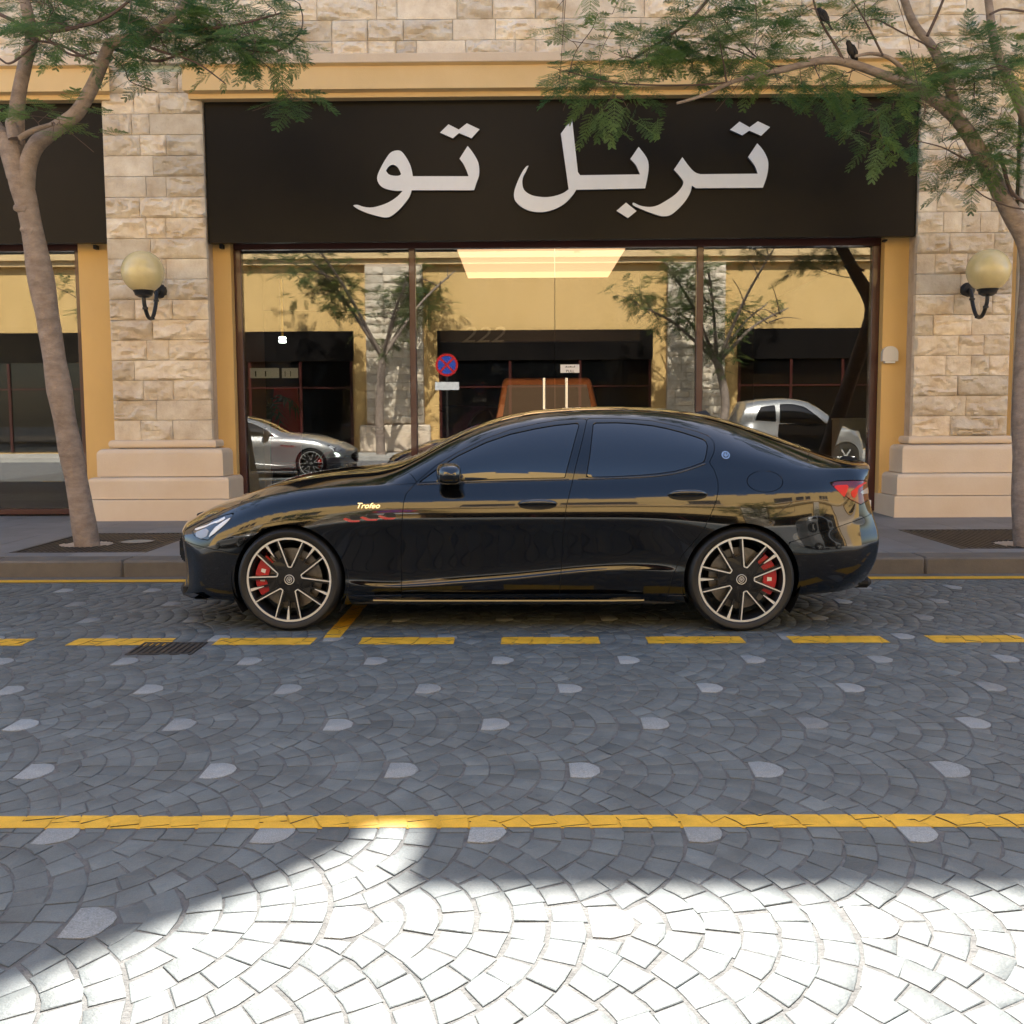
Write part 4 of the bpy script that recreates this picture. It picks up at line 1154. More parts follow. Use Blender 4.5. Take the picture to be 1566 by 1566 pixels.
for sd in (1, -1):
    BD.mesh('front_wing', fend, pb, CAR, (sd,))
    a = BD.mesh('front_door', d1, pb, CAR, (sd,)); b = BD.mesh('rear_door', d2, pb, CAR, (sd,)); DO[sd] = (a, b)
    BD.mesh('window_glass', g1, 'tint_glass', a, (sd,), off=-.005, lip=.004); BD.mesh('window_glass', g2, 'tint_glass', b, (sd,), off=-.005, lip=.004)
    BD.mesh('side_skirt', skirt, 'gloss_black', CAR, (sd,)); BD.mesh('fuel_flap', lid, pb, CAR, (sd,)) if sd == 1 else BD.mesh('quarter_infill', lid, pb, CAR, (sd,))
    h = BD.mesh('headlamp', hl, 'lamp_housing', CAR, (sd,), off=-.001); tlo = BD.mesh('tail_lamp', tl, 'tail_dark', CAR, (sd,), off=-.001)
    DO[sd] += (h, tlo)
inner = [p for p in FULL]
_, inner = BD.clip(inner, circ(0, .345, .40)); _, inner = BD.clip(inner, circ(2.998, .345, .40))
BD.mesh('inner_shell', inner, 'matte_black', CAR, off=-.016, lip=0)
mb = MB(); mb.box(-.80, -.42, -.70, .70, .20, .26); mb.box(-.41, .41, -.58, .58, .17, .8); mb.box(.42, 2.57, -.86, .86, .17, .25); mb.box(2.58, 3.42, -.58, .58, .2, .8); mb.box(3.43, 3.85, -.7, .7, .27, .33)
mb.build('underbody', 'matte_black', CAR)
def well(mb, cx, sd):
    n = 28; vs = []; fs = []
    for k in range(n+1):
        a = R(-35)+R(250)*k/n
        for y in (.93, .60): vs.append((cx+.395*math.cos(a), sd*y, .345+.395*math.sin(a)))
    for k in range(n): fs.append((2*k, 2*k+1, 2*k+3, 2*k+2))
    mb.add(vs, fs)
for cx in (0, 2.998):
    for sd in (-1, 1):
        mb = MB(); well(mb, cx, sd); mb.build("wheel_arch_liner", "matte_black", CAR, smooth=60)
# ---- lamp details, vents, badges laid on the panels
def decal(name, poly, matn, parent, off=.0015, sides=(1,), lip=.003, tmax=None):
    i, _ = BD.clip(FULL, sdf(poly) if not callable(poly) else poly)
    return BD.mesh(name, i, matn, parent, sides, off=off, lip=lip)
Z6 = lambda pts: [(270+x/9.215, 760+y/9.215) for x, y in pts]
Z7 = lambda pts: [(1230+x/6.525, 680+y/6.525) for x, y in pts]
ZV = lambda pts: [(480+x/3.915, 750+y/3.915) for x, y in pts]
for sd in (1, -1):
    h, tlo = DO[sd][2], DO[sd][3]
    decal('light_blade', S(Z6([(448,572),(470,510),(530,430),(640,350),(745,292),(690,365),(600,450),(520,520)]), 'nose'), 'led_white', h, .002, (sd,))
    decal('light_strip', S(Z6([(215,470),(240,452),(400,405),(475,365),(540,345),(640,290),(655,320),(600,345),(540,375),(480,385),(400,425),(250,480)]), 'nose'), 'led_white', h, .002, (sd,))
    decal('projector', S(Z6([(250,500),(330,470),(400,450),(440,480),(420,560),(340,590),(260,560)]), 'nose'), 'clear_lens', h, .0015, (sd,))
    decal('red_lens', S(Z7([(300,412),(470,405),(452,460),(415,528),(360,470)]), 'tail'), 'red_lens', tlo, .002, (sd,))
    decal('red_lens', S(Z7([(480,475),(530,440),(560,410),(620,368),(665,352),(610,395),(560,440),(530,520),(495,545),(490,515)]), 'tail'), 'red_lens', tlo, .002, (sd,))
    decal('clear_lens', S(Z7([(580,470),(630,430),(665,420),(650,480),(570,500)]), 'tail'), 'clear_lens', tlo, .002, (sd,))
    for k in range(3):
        ox, oy = 104*k, -8*k
        decal('vent', S(ZV([(208+ox,158+oy),(222+ox,150+oy),(278+ox,152+oy),(284+ox,176+oy),(228+ox,178+oy)])), 'matte_black', CAR, .0012, (sd,))
        decal('vent_accent', S(ZV([(168+ox,170+oy),(192+ox,164+oy),(228+ox,179+oy),(284+ox,179+oy),(276+ox,189+oy),(214+ox,190+oy)])), 'caliper_red', CAR, .0030, (sd,))
def tframe(px, py, sd=1, lift=.0, kind='body'):
    x, z = side_px(px, py, kind); w, N = BD.surf(x, z)
    n = Vector((N[0], -sd*N[1], N[2])); ux = Vector((1, 0, 0)); ux = (ux-n*ux.dot(n)).normalized(); uz = n.cross(ux)
    if uz.z < 0: uz = -uz
    p = Vector((x, -sd*w, z))+n*lift
    M4 = Matrix(((ux.x, uz.x, n.x, p.x), (ux.y, uz.y, n.y, p.y), (ux.z, uz.z, n.z, p.z), (0, 0, 0, 1)))
    return M4
def place(mb, M4):
    mb.v = [tuple(M4 @ Vector(p)) for p in mb.v]; return mb
text_mesh('script_badge', 'Trofeo', .052, 'chrome', CAR, tframe(562, 774, 1, .002) @ Matrix.Scale(1.08, 4, (1, 0, 0)), .0015, .35)
def trident(mb, r):
    """ring with a three-pronged emblem, in the local xy plane"""
    n = 28
    vs, fs = [], []
    for k in range(n):
        a = 2*math.pi*k/n
        vs += [(r*.82*math.cos(a)*.88, r*.82*math.sin(a), 0), (r*math.cos(a)*.88, r*math.sin(a), 0), (r*math.cos(a)*.88, r*math.sin(a), .003), (r*.82*math.cos(a)*.88, r*.82*math.sin(a), .003)]
    for k in range(n):
        j = (k+1) % n
        for q in range(4): fs.append((k*4+q, k*4+(q+1) % 4, j*4+(q+1) % 4, j*4+q))
    mb.add(vs, fs)
    for (x0, x1, y0, y1) in ((-.07, .07, -.55, .60), (-.44, -.30, -.05, .45), (.30, .44, -.05, .45), (-.44, .44, -.18, -.04), (-.18, .18, -.42, -.30)):
        mb.box(x0*r, x1*r, y0*r, y1*r, 0, .003)
    for x in (-.37, 0, .37):
        t = .62 if x else .78
        mb.add([((x-.12)*r, (t-.22)*r, .003), ((x+.12)*r, (t-.22)*r, .003), (x*r, t*r, .003), (x*r, (t-.3)*r, .003)], [(0, 1, 2, 3)])
for sd in (1, -1):
    mb = MB(); trident(mb, .030); place(mb, tframe(1108, 696, sd, .0015)); mb.build('pillar_emblem', 'chrome', CAR)
# door handles
def handle(px, py, sd, parent):
    M4 = tframe(px, py, sd, 0)
    rec = MB(); n = 28
    vs = [(0, 0, .0015)]+[(.125*math.cos(2*math.pi*k/n), .030*math.sin(2*math.pi*k/n)-.006, .0015) for k in range(n)]
    rec.add(vs, [(0, 1+k, 1+(k+1) % n) for k in range(n)]); place(rec, M4); rec.build('recess_shade', 'matte_black', parent)  # flat dark ellipse on the door, painted for the shade behind the handle
    mb = MB(); prof = []
    pts, rad = [], []
    for k in range(17):
        s_ = -1+2*k/16; pts.append((s_*.128, .004+.004*(1-s_*s_), .012+.026*(1-s_**4)-.01*abs(s_)**6)); rad.append(.005+.0145*(1-abs(s_)**3.2)**.6)
    mb.tube(pts, rad, 12); place(mb, M4); o = mb.build('door_handle', 'gloss_black', parent, smooth=60)
    return M4
for sd in (1, -1):
    M4 = handle(822, 771.5, sd, DO[sd][0]); handle(1051, 757, sd, DO[sd][1])
    mb = MB(); mb.lathe([(.0001, .003), (.010, .002), (.011, 0)], 14, (.098, .004, .034)); place(mb, M4); mb.build('lock_cylinder', 'chrome', DO[sd][0], smooth=40)
# window surround, a slim dark strip along the belt, and reflector strip in the front door
for sd in (1, -1):
    for (par, pts) in ((DO[sd][0], [(638,741),(714,737.5),(820,734.5),(870,733.2)]), (DO[sd][1], [(884,733.0),(979,729.5),(1032,723.5),(1077,709)])):
        path = []
        for q in spline(S(pts), 6): 
            w, N = BD.surf(q[0], q[1]); path.append((q[0]+N[0]*.002, -sd*(w+N[1]*.002), q[1]+N[2]*.002))
        mb = MB(); mb.tube(path, .0045, 8); mb.build('belt_moulding', 'gloss_black', par, smooth=60)
# side blade under the doors and front splitter
for sd in (1, -1):
    path = [(.52+.0*k, 0, 0) for k in range(1)]
    xs = np.linspace(.56, 2.36, 24); mb = MB(); vs, fs = [], []
    for x in xs:
        e = min(1, (x-.56)/.25, (2.36-x)/.25); o_ = .018*max(.1, e)
        for (w, z) in ((.925, .222), (.945+o_, .212), (.948+o_, .204), (.925, .192)): vs.append((x, -sd*w, z))
    for k in range(len(xs)-1):
        for q in range(4):
            f = (k*4+q, k*4+(q+1) % 4, (k+1)*4+(q+1) % 4, (k+1)*4+q); fs.append(f if sd == 1 else f[::-1])
    mb.add(vs, fs); fixn(mb.build('side_blade', 'gloss_black', CAR, smooth=30))
mb = MB(); vs, fs = [], []
for k, w in enumerate(np.linspace(-.86, .86, 31)):
    xo = -.965+.36*w*w+.25*max(0, abs(w)-.7)
    for (dx, z) in ((.02, .232), (-.012, .212), (-.008, .202), (.10, .196)): vs.append((xo+dx, w, z))
for k in range(30):
    for q in range(4): fs.append((k*4+q, (k+1)*4+q, (k+1)*4+(q+1) % 4, k*4+(q+1) % 4))
mb.add(vs, fs); fixn(mb.build('front_splitter', 'matte_black', CAR, smooth=30))
# grille
mb = MB()
for k in range(15):
    w = -.42+.06*k; mb.box(-.965+.33*w*w-.004, -.93+.33*w*w, w-.008, w+.008, .34+.12*(w/.45)**2, .60-.06*(w/.45)**2)
mb.build('grille', 'gloss_black', CAR)
# rear diffuser and exhausts, plates
mb = MB(); mb.box(3.6, 3.98, -.55, .55, .22, .30, .03); mb.build('rear_diffuser', 'matte_black', CAR)
for w in (-.42, -.31, .31, .42):
    mb = MB(); mb.lathe([(.030, 3.80), (.045, 3.80), (.045, 3.93), (.038, 3.93), (.038, 3.85)], 18, (0, w, .34), 'x'); mb.build('exhaust_tip', 'chrome', CAR, smooth=40)
mb = MB(); mb.box(4.02, 4.045, -.26, .26, .70, .81); mb.build('rear_plate', 'white_print', CAR)
# mirrors
for sd in (1, -1):
    x, z = side_px(690, 729); 
    mb = MB(); vs, fs = [], []; n = 18; m = 9
    c = (x+.005, .985, z+.025)
    for i in range(m+1):
        s_ = -1+2*i/m; rr = (1-abs(s_)**2.8)**.5 if abs(s_) < 1 else 0
        for k in range(n):
            a = 2*math.pi*k/n; ca, sa = math.cos(a), math.sin(a)
            e = 2/3.2
            px_ = math.copysign(abs(ca)**e, ca); pz_ = math.copysign(abs(sa)**e, sa)
            vs.append((c[0]+(.072+.020*(px_ < 0))*px_*max(rr, .02)+.018*s_, -sd*(c[1]+s_*.115), c[2]+.072*pz_*max(rr, .02)*(1-.12*s_)))
    for i in range(m):
        for k in range(n):
            k2 = (k+1) % n; f = (i*n+k, i*n+k2, (i+1)*n+k2, (i+1)*n+k); fs.append(f)
    fs.append(tuple(range(n))); fs.append(tuple(m*n+k for k in range(n)))
    mb.add(vs, fs); mo = fixn(mb.build('door_mirror', 'gloss_black', DO[sd][0], smooth=60))
    mb = MB(); mb.add([(c[0]-.03, -sd*.86, c[2]-.085), (c[0]+.06, -sd*.86, c[2]-.085), (c[0]+.035, -sd*.955, c[2]-.05), (c[0]-.03, -sd*.955, c[2]-.05),
                       (c[0]-.03, -sd*.86, c[2]-.045), (c[0]+.06, -sd*.86, c[2]-.045), (c[0]+.035, -sd*.955, c[2]-.025), (c[0]-.03, -sd*.955, c[2]-.025)],
                      [(0, 3, 2, 1), (4, 5, 6, 7), (0, 1, 5, 4), (1, 2, 6, 5), (2, 3, 7, 6), (3, 0, 4, 7)]); fixn(mb.build('mirror_foot', 'matte_black', DO[sd][0]))
# wipers and aerial fin
for sd in (1, -1):
    mb = MB(); mb.tube([(.50, sd*.62, 1.005), (.60, sd*.35, 1.062), (.66, sd*.05-.0, 1.105)], [.012, .010, .006], 6); mb.build('wiper', 'matte_black', CAR, smooth=60)
xf, zf = 2.86, 1.43
mb = MB(); mb.add([(xf-.08, 0, zf+.010), (xf+.04, 0, zf+.030), (xf+.075, 0, zf-.005), (xf-.06, .02, zf), (xf+.07, .02, zf-.02), (xf-.06, -.02, zf), (xf+.07, -.02, zf-.02)],
       [(0, 1, 4, 3), (1, 2, 4), (0, 5, 6, 1), (1, 6, 2)]); fixn(mb.build('aerial_fin', 'matte_black', CAR, smooth=40))

# ---- wheels
RIM_R = .2835
def make_wheel(parent, loc, rot, caliper_deg, flip):
    """axle along local -Y (outer face at y=-0.12)"""
    mb = MB(); yo = -.118
    mb.lathe([(RIM_R-.012, .10), (RIM_R-.03, .06), (RIM_R-.045, 0), (RIM_R-.035, -.07), (RIM_R-.016, yo+.01), (RIM_R-.006, yo), (RIM_R+.002, yo-.001), (RIM_R+.004, yo+.008), (RIM_R, .10)], 72, (0, 0, 0), 'y')
    wh = mb.build('wheel', 'rim_dark', parent, smooth=40)
    wh.location = loc; wh.rotation_euler = (0, 0, math.pi if flip else 0)
    mb = MB()
    mb.lathe([(RIM_R-.002, yo+.006), (RIM_R+.004, yo-.004), (RIM_R+.020, yo-.013), (RIM_R+.040, yo-.014), (RIM_R+.054, yo-.004), (RIM_R+.0625, yo+.018), (RIM_R+.066, yo+.05), (RIM_R+.066, .07), (RIM_R+.06, .11), (RIM_R+.03, .125), (RIM_R, .11)], 80, (0, 0, 0), 'y')
    for k in range(3):
        rr = RIM_R+.066; mb.lathe([(rr+.0004, -.06+.05*k), (rr+.0012, -.058+.05*k), (rr+.0012, -.03+.05*k), (rr+.0004, -.028+.05*k)], 80, (0, 0, 0), 'y')
    mb.build('tyre', 'rubber', wh, smooth=35)
    mb = MB(); mb.lathe([(RIM_R-.0135, yo-.0005), (RIM_R-.0125, yo-.0022), (RIM_R-.001, yo-.0022), (RIM_R+.001, yo-.0005)], 80, (0, 0, 0), 'y'); mb.build('rim_edge', 'rim_bright', wh, smooth=40)
    def rv(a, r, y): return (r*math.cos(a), y, r*math.sin(a))
    f0 = yo+.004
    def bar(mb, a0, r0, w0, a1, r1, w1, y0, y1, th):
        p = np.array([r0*math.cos(a0), r0*math.sin(a0)]); q = np.array([r1*math.cos(a1), r1*math.sin(a1)])
        d = (q-p)/np.linalg.norm(q-p); nn = np.array([-d[1], d[0]])
        vs = []
        for (c, w, y) in ((p, w0, y0), (q, w1, y1)):
            for sg, yy in ((-1, y), (1, y), (1, y+th), (-1, y+th)): vs.append((c[0]+nn[0]*w/2*sg, yy, c[1]+nn[1]*w/2*sg))
        mb.add(vs, [(0, 1, 5, 4), (1, 2, 6, 5), (2, 3, 7, 6), (3, 0, 4, 7), (0, 3, 2, 1), (4, 5, 6, 7)])
    for k in range(5):
        A = rot+R(72*k)                                   # axis of an opening
        B = A+R(36)                                       # axis of the spoke to its left
        dk = MB(); br_ = MB()
        for sgn in (1, -1):
            ai, ao = B-sgn*R(36)+sgn*R(7), B-sgn*R(18.2)     # inner end by the hub, outer end at the rim
            bar(dk, ai+sgn*R(3), .088, .030, ao+sgn*R(1.6), RIM_R-.006, .020, f0+.008, f0+.0065, .034)
            bar(br_, ai, .0855, .0075, ao, RIM_R-.006, .0078, f0+.004, f0+.0025, .006)
        # web between the two arms and the dagger
        vs = [rv(B+R(30), .086, f0+.012), rv(B-R(30), .086, f0+.012), rv(B-R(19), .165, f0+.016), rv(B, .150, f0+.02), rv(B+R(19), .165, f0+.016)]
        dk.add(vs+[(x, y+.03, z) for x, y, z in vs], [(0, 1, 2, 3, 4), (9, 8, 7, 6, 5), (0, 5, 6, 1), (1, 6, 7, 2), (2, 7, 8, 3), (3, 8, 9, 4), (4, 9, 5, 0)])
        bar(dk, B, .14, .012, B, RIM_R-.008, .018, f0+.014, f0+.008, .03)
        bar(br_, B, .180, .004, B, RIM_R-.014, .020, f0+.0075, f0+.003, .008)
        bar(br_, B, RIM_R-.014, .020, B, RIM_R-.003, .040, f0+.003, f0+.0015, .008)
        # joint of each pair of bright edges near the hub
        bar(br_, A+R(7), .0855, .0075, A-R(7), .0855, .0075, f0+.004, f0+.004, .006)
        fixn(dk.build('spoke', 'rim_dark', wh)); fixn(br_.build('spoke_edge', 'rim_bright', wh))
    mb = MB(); n = 60; prof = [(.0001, f0+.006), (.034, f0+.006), (.036, f0+.009), (.088, f0+.011), (.092, f0+.016), (.092, f0+.05)]
    mb.lathe(prof, n, (0, 0, 0), 'y'); mb.build('hub', 'rim_dark', wh, smooth=30)
    for k in range(5):
        a = rot+R(72*k+36); mb = MB(); mb.lathe([(.0001, -.001), (.0095, -.001), (.0125, .0)], 14, (.062*math.cos(a), f0+.0085, .062*math.sin(a)), 'y'); mb.build('wheel_bolt', 'matte_black', wh)
    mb = MB(); mb.lathe([(.029, f0+.004), (.032, f0+.0035), (.034, f0+.006)], 30, (0, 0, 0), 'y'); mb.build('cap_ring', 'rim_bright', wh, smooth=40)
    mb = MB(); trident(mb, .021); place(mb, Matrix.Translation((0, f0+.0055, 0)) @ Matrix.Rotation(rot-R(90), 4, 'Y').inverted() @ Matrix.Rotation(R(90), 4, 'X')); mb.build('cap_emblem', 'rim_bright', wh)
    mb = MB(); mb.lathe([(.09, -.035), (.205, -.035), (.205, -.01), (.09, -.01)], 60, (0, 0, 0), 'y', True)
    mb.lathe([(.0001, -.06), (.085, -.06), (.09, -.03)], 40, (0, 0, 0), 'y'); mb.build('brake_disc', 'disc_metal', wh, smooth=30)
    mb = MB(); vs, fs = [], []; n = 14
    for k in range(n+1):
        a = R(caliper_deg)+R(74)*(k/n-.5)
        e = .012*math.sin(math.pi*k/n)
        for (r, y) in ((.150, -.072), (.226+e, -.072), (.232+e, -.05), (.232+e, .02), (.150, .02)): vs.append((r*math.cos(a), y, r*math.sin(a)))
    for k in range(n):
        for q in range(5): fs.append((k*5+q, k*5+(q+1) % 5, (k+1)*5+(q+1) % 5, (k+1)*5+q))
    fs.append((0, 1, 2, 3, 4)); fs.append(tuple(n*5+q for q in range(5)))
    mb.add(vs, fs); cal = fixn(mb.build('brake_caliper', 'caliper_red', wh, smooth=30))
    mb = MB()
    for k in (-1, 1):
        a = R(caliper_deg)+R(9)*k; bar(mb, a, .175, .028, a, .205, .022, -.074, -.074, .003)
    mb.build('caliper_mark', 'white_print', cal)
    return wh
WZ = .3455
make_wheel(CAR, (0, -.828, WZ), R(87), 172, False); make_wheel(CAR, (2.998, -.838, WZ), R(72), 8, False)
make_wheel(CAR, (0, .828, WZ), R(60), 8, True); make_wheel(CAR, (2.998, .838, WZ), R(80), 172, True)
mb = MB()
for cx in (0, 2.998): mb.tube([(cx, -.72, WZ), (cx, .72, WZ)], .03, 10)
mb.build('axles', 'matte_black', CAR)
# ------------------------------------------------------------------ trees with feathery twice-pinnate leaves
def frond_template(fine=True, np_=9, seed=0):
    """leaf of length 1 along +x: verts (n,4,3) as quads"""
    rr = random.Random(seed); Q = []
    def quad(a, b, w0, w1, nrm=(0, 0, 1)):
        a, b = np.array(a), np.array(b); d = b-a; l = np.linalg.norm(d); s_ = np.cross(d/l, nrm); s_ /= np.linalg.norm(s_)
        Q.append([a-s_*w0, a+s_*w0, b+s_*w1, b-s_*w1])
    def rach(t): return np.array([t, 0, -.16*t*t])
    for k in range(5): quad(rach(k/5), rach((k+1)/5), .008, .006)
    for k in range(np_):
        t = .14+.84*k/(np_-1)
        L = (.30*math.sin(math.pi*(.22+.66*t))+.04)*rr.uniform(.85, 1.1)
        for sg in (1, -1):
            a = R(62-24*t)+rr.gauss(0, .09); dr = rr.uniform(.0, .28)
            o = rach(t); d = np.array([math.cos(a), sg*math.sin(a), -dr]); d /= np.linalg.norm(d)
            if not fine:
                quad(o, o+d*L*.5, .012, .034); quad(o+d*L*.5, o+d*L, .034, .006); continue
            side = np.cross(d, (0, 0, 1)); side /= np.linalg.norm(side)
            m = 8
            quad(o, o+d*L, .0035, .002)
            for j in range(m):
                s_ = (j+.6)/m; ll = .040*math.sin(math.pi*(.2+.68*s_)); c = o+d*L*s_
                for q in (1, -1):
                    e = (side*q*.90+d*.42); e[2] += rr.uniform(-.3, .1)
                    quad(c, c+e*ll, .0065, .0105)
    return np.array(Q, float)
FINE = [frond_template(True, n, i) for i, n in enumerate((8, 9, 10, 9))]
COARSE = [frond_template(False, n, i) for i, n in enumerate((7, 8))]
class Tree:
    def __init__(s, name, label, base, group, leafm='leaf', fine=True, seed=1):
        s.root = thing(name, label, 'tree', base, 0, group); s.base = Vector(base)
        s.wood, s.twig = MB(), MB(); s.Q, s.tint = [], []; s.nodes = []; s.rr = random.Random(seed); s.leafm = leafm; s.tpl = FINE if fine else COARSE
    def limb(s, pts, r0, r1, n=10, rough=.05, sub=6, twig=False, attach=True):
        path = spline([np.array(p, float) for p in pts], sub); m = len(path); out = []
        rad = []
        for i, p in enumerate(path):
            t = i/(m-1); r = r0+(r1-r0)*t
            q = Vector(p); k = 1+rough*noise.noise(q*3.1)*1.6
            rad.append(r*k); out.append(p-np.array(s.base))
        (s.twig if twig else s.wood).tube(out, rad, n)
        if attach:
            for i in range(m): s.nodes.append((path[i], rad[i]))
        return path
    def frond(s, pos, d, up, L, tint):
        d = np.array(d)/np.linalg.norm(d); y = np.cross(up, d); y /= max(1e-6, np.linalg.norm(y)); z = np.cross(d, y)
        M3 = np.stack([d, y, z], 1)*L
        T = s.tpl[s.rr.randrange(len(s.tpl))]
        s.Q.append(T @ M3.T+(np.array(pos)-np.array(s.base))); s.tint.append((tint, len(T)))
    def cluster(s, c, n=5, spread=.20, L=(.25, .38), tint=(.0, .8), droop=(-.12, .38), twig=True):
        rr = s.rr; c = np.array(c, float)
        P = np.array([q[0] for q in s.nodes]); i = int(np.argmin(((P-c)**2).sum(1))); a, ra = s.nodes[i]
        dist = np.linalg.norm(c-a)
        if twig and dist > .04:
            mid = (a+c)/2+np.array([rr.gauss(0, .08), rr.gauss(0, .08), rr.uniform(-.02, .14)])*min(1, dist)
            path = spline([a, a*.6+mid*.4+np.array([0, 0, .02]), mid, c], 4); m = len(path)
            r0 = min(ra*.7, .005+.010*dist)
            s.twig.tube([p-np.array(s.base) for p in path], [r0+(.0028-r0)*k/(m-1) for k in range(m)], 5)
            for p in path[m//2:]: s.nodes.append((p, .004))
            if rr.random() < .35: s.twig.tube([np.array(path[m//2])-np.array(s.base), np.array(path[m//2])+np.array([rr.gauss(0, .2), rr.gauss(0, .2), rr.gauss(-.05, .12)])-np.array(s.base)], [.004, .002], 4)
        out = c-a; out[2] *= .3; out /= max(.05, np.linalg.norm(out))
        tb = rr.uniform(*tint)
        for k in range(n):
            az = rr.uniform(0, 2*math.pi); d = np.array([math.cos(az), math.sin(az), -rr.uniform(*droop)])+out*.8
            p = c+np.array([rr.gauss(0, spread), rr.gauss(0, spread), rr.gauss(0, spread*.5)])*.6
            if dist > .04 and rr.random() < .4: p = a+(c-a)*rr.uniform(.5, 1)+np.array([0, 0, .01])
            up = np.array([rr.gauss(0, .16), rr.gauss(0, .16), 1])
            s.frond(p, d, up, rr.uniform(*L), min(1, max(0, tb+rr.gauss(0, .15))))
    def finish(s):
        s.wood.build('trunk', 'bark', s.root, smooth=50)
        if s.twig.v: o = s.twig.build('twigs', 'twig', s.root, smooth=50); o['kind'] = 'stuff'
        Q = np.concatenate(s.Q).reshape(-1, 3).astype('f'); nq = len(Q)//4
        me = bpy.data.meshes.new('crown'); me.vertices.add(len(Q)); me.vertices.foreach_set('co', Q.ravel())
        me.loops.add(nq*4); me.loops.foreach_set('vertex_index', np.arange(nq*4, dtype='i'))
        me.polygons.add(nq); me.polygons.foreach_set('loop_start', np.arange(0, nq*4, 4, dtype='i'))
        me.update(calc_edges=True)
        a = me.attributes.new('tint', 'FLOAT_COLOR', 'POINT')
        t = np.concatenate([np.full(n*4, v, 'f') for v, n in s.tint]); c = np.stack([t, t, t, t*0+1], 1); a.data.foreach_set('color', c.ravel())
        me.materials.append(MATS[s.leafm]); o = link('crown', me, s.root); o['kind'] = 'stuff'
def scatter(tr, rects, Y, sy, **k):
    for (x0, y0, x1, y1, n) in rects:
        for _ in range(n):
            yy = Y+tr.rr.gauss(0, sy); px, py = tr.rr.uniform(x0, x1), tr.rr.uniform(y0, y1)
            tr.cluster(at(px, py, yy), **k)
def pl(pts, Y, dY=0.0):
    n = len(pts)
    if hasattr(Y, '__len__'): return [at(x, y, q) for (x, y), q in zip(pts, Y)]
    return [at(x, y, Y+dY*i/(n-1)) for i, (x, y) in enumerate(pts)]
b = gnd(134, 834, .15)
YL = float(b[1])
TL_ = Tree('street_tree', 'leaning pale-barked street tree with feathery leaves in front of the left pillar', (b[0], b[1], WALK_Z-.02), 'trees along the sidewalk', seed=5)
TL_.limb(pl([(134, 838), (129, 806), (118, 740), (95, 620), (72, 480), (47, 340), (32, 280), (20, 236), (14, 214), (12, 206)], YL), .130, .095, 18, .11, 6, attach=False)
for (x, y, dx, dy, r) in ((42, 322, -20, -5, .05), (52, 356, -20, -6, .045)):
    TL_.limb(pl([(x, y), (x+dx*.7, y+dy*.7), (x+dx, y+dy)], YL-.06), r*1.3, r*.55, 10, .3, 3, attach=False)
TL_.limb(pl([(34, 285), (27, 235), (25, 195), (28, 150), (38, 100), (48, 60), (40, 10), (20, -60), (30, -180)], YL, .3), .085, .045, 12)
TL_.limb(pl([(38, 300), (42, 255), (54, 224), (74, 205), (98, 188), (118, 172), (140, 135), (155, 100), (166, 72), (176, 62)], YL, -.2), .088, .052, 12)
TL_.limb(pl([(172, 66), (200, 58), (240, 46), (270, 20), (300, -30), (330, -130)], YL-.2, .2), .055, .035, 10)
TL_.limb(pl([(22, 212), (17, 190), (18, 184)], YL-.1), .06, .045, 10, attach=False)
TL_.limb(pl([(26, 270), (10, 222), (-12, 190), (-60, 120), (-130, 20), (-170, -100)], YL), .095, .06, 10)
TL_.limb(pl([(30, 212), (50, 200), (80, 190)], YL-.25), .035, .02, 8)
for pts, r0, r1, dy in (([(48, 50), (100, 45), (160, 28), (205, -5)], .022, .012, -.5), ([(0, 22), (60, 52), (110, 84), (148, 80)], .020, .008, -.2), ([(165, 76), (200, 65), (250, 80), (300, 96), (345, 128)], .020, .006, -.3),
    ([(168, 72), (230, 92), (262, 88), (330, 60), (400, 78)], .020, .007, .3), ([(340, 68), (417, 80), (455, 55), (463, 30), (458, 6)], .010, .006, .2), ([(150, 95), (130, 88), (90, 68), (50, 62)], .016, .012, .1),
    ([(230, 48), (300, 45), (360, 38), (430, 20)], .020, .008, -.4), ([(165, 80), (190, 105), (200, 125), (240, 140)], .008, .004, 0), ([(60, 60), (20, 95), (0, 90), (-30, 60)], .012, .008, .2)):
    TL_.limb(pl(pts, YL-.1, dy), r0, r1, 6, twig=True)
scatter(TL_, [(0, -15, 130, 45, 19), (110, -10, 310, 60, 30), (220, 15, 410, 90, 32), (320, 40, 440, 105, 15), (50, 55, 130, 95, 5), (380, -5, 460, 40, 5), (200, 85, 300, 110, 3)], YL, .45, tint=(.0, .6))
scatter(TL_, [(45, 172, 105, 200, 4)], YL-.35, .05, n=4, L=(.30, .42), tint=(.5, .9))
scatter(TL_, [(425, 140, 470, 160, 3)], YL-.3, .1, n=4, tint=(0, .2), L=(.3, .42))
scatter(TL_, [(-300, -380, 520, -20, 42)], YL, 1.0, tint=(.0, .6))
def shade_canopy(tr, cx, sx, n):
    # unseen foliage added overhead to darken the parking lane, kept within the building's shadow
    k = 0
    while k < n:
        y = tr.rr.uniform(7.3, 11.5); z = tr.rr.uniform(4.6, 8.5)
        if z < 1.75+y*.385 or z > (y-3.3)*math.tan(SUN_EL)-.45: continue
        tr.cluster(np.array([tr.rr.gauss(cx, sx), y, z]), tint=(0, .6)); k += 1
shade_canopy(TL_, -4.2, 1.6, 120)
TL_.finish()
b = gnd(1573, 834, .15); YR = float(b[1])
TR_ = Tree('street_tree', 'street tree with two dark birds on its branches beside the right pillar', (b[0], b[1], WALK_Z-.02), 'trees along the sidewalk', seed=9)
TR_.limb(pl([(1573, 838), (1570, 800), (1567, 700), (1568, 580), (1574, 470), (1577, 410), (1566, 362), (1540, 315), (1512, 260), (1488, 215), (1462, 180), (1428, 150), (1394, 130)], [YR, YR+.04, YR+.3, YR+.65, YR+.95]+[YR+1.1]*8), .135, .062, 14, .08)
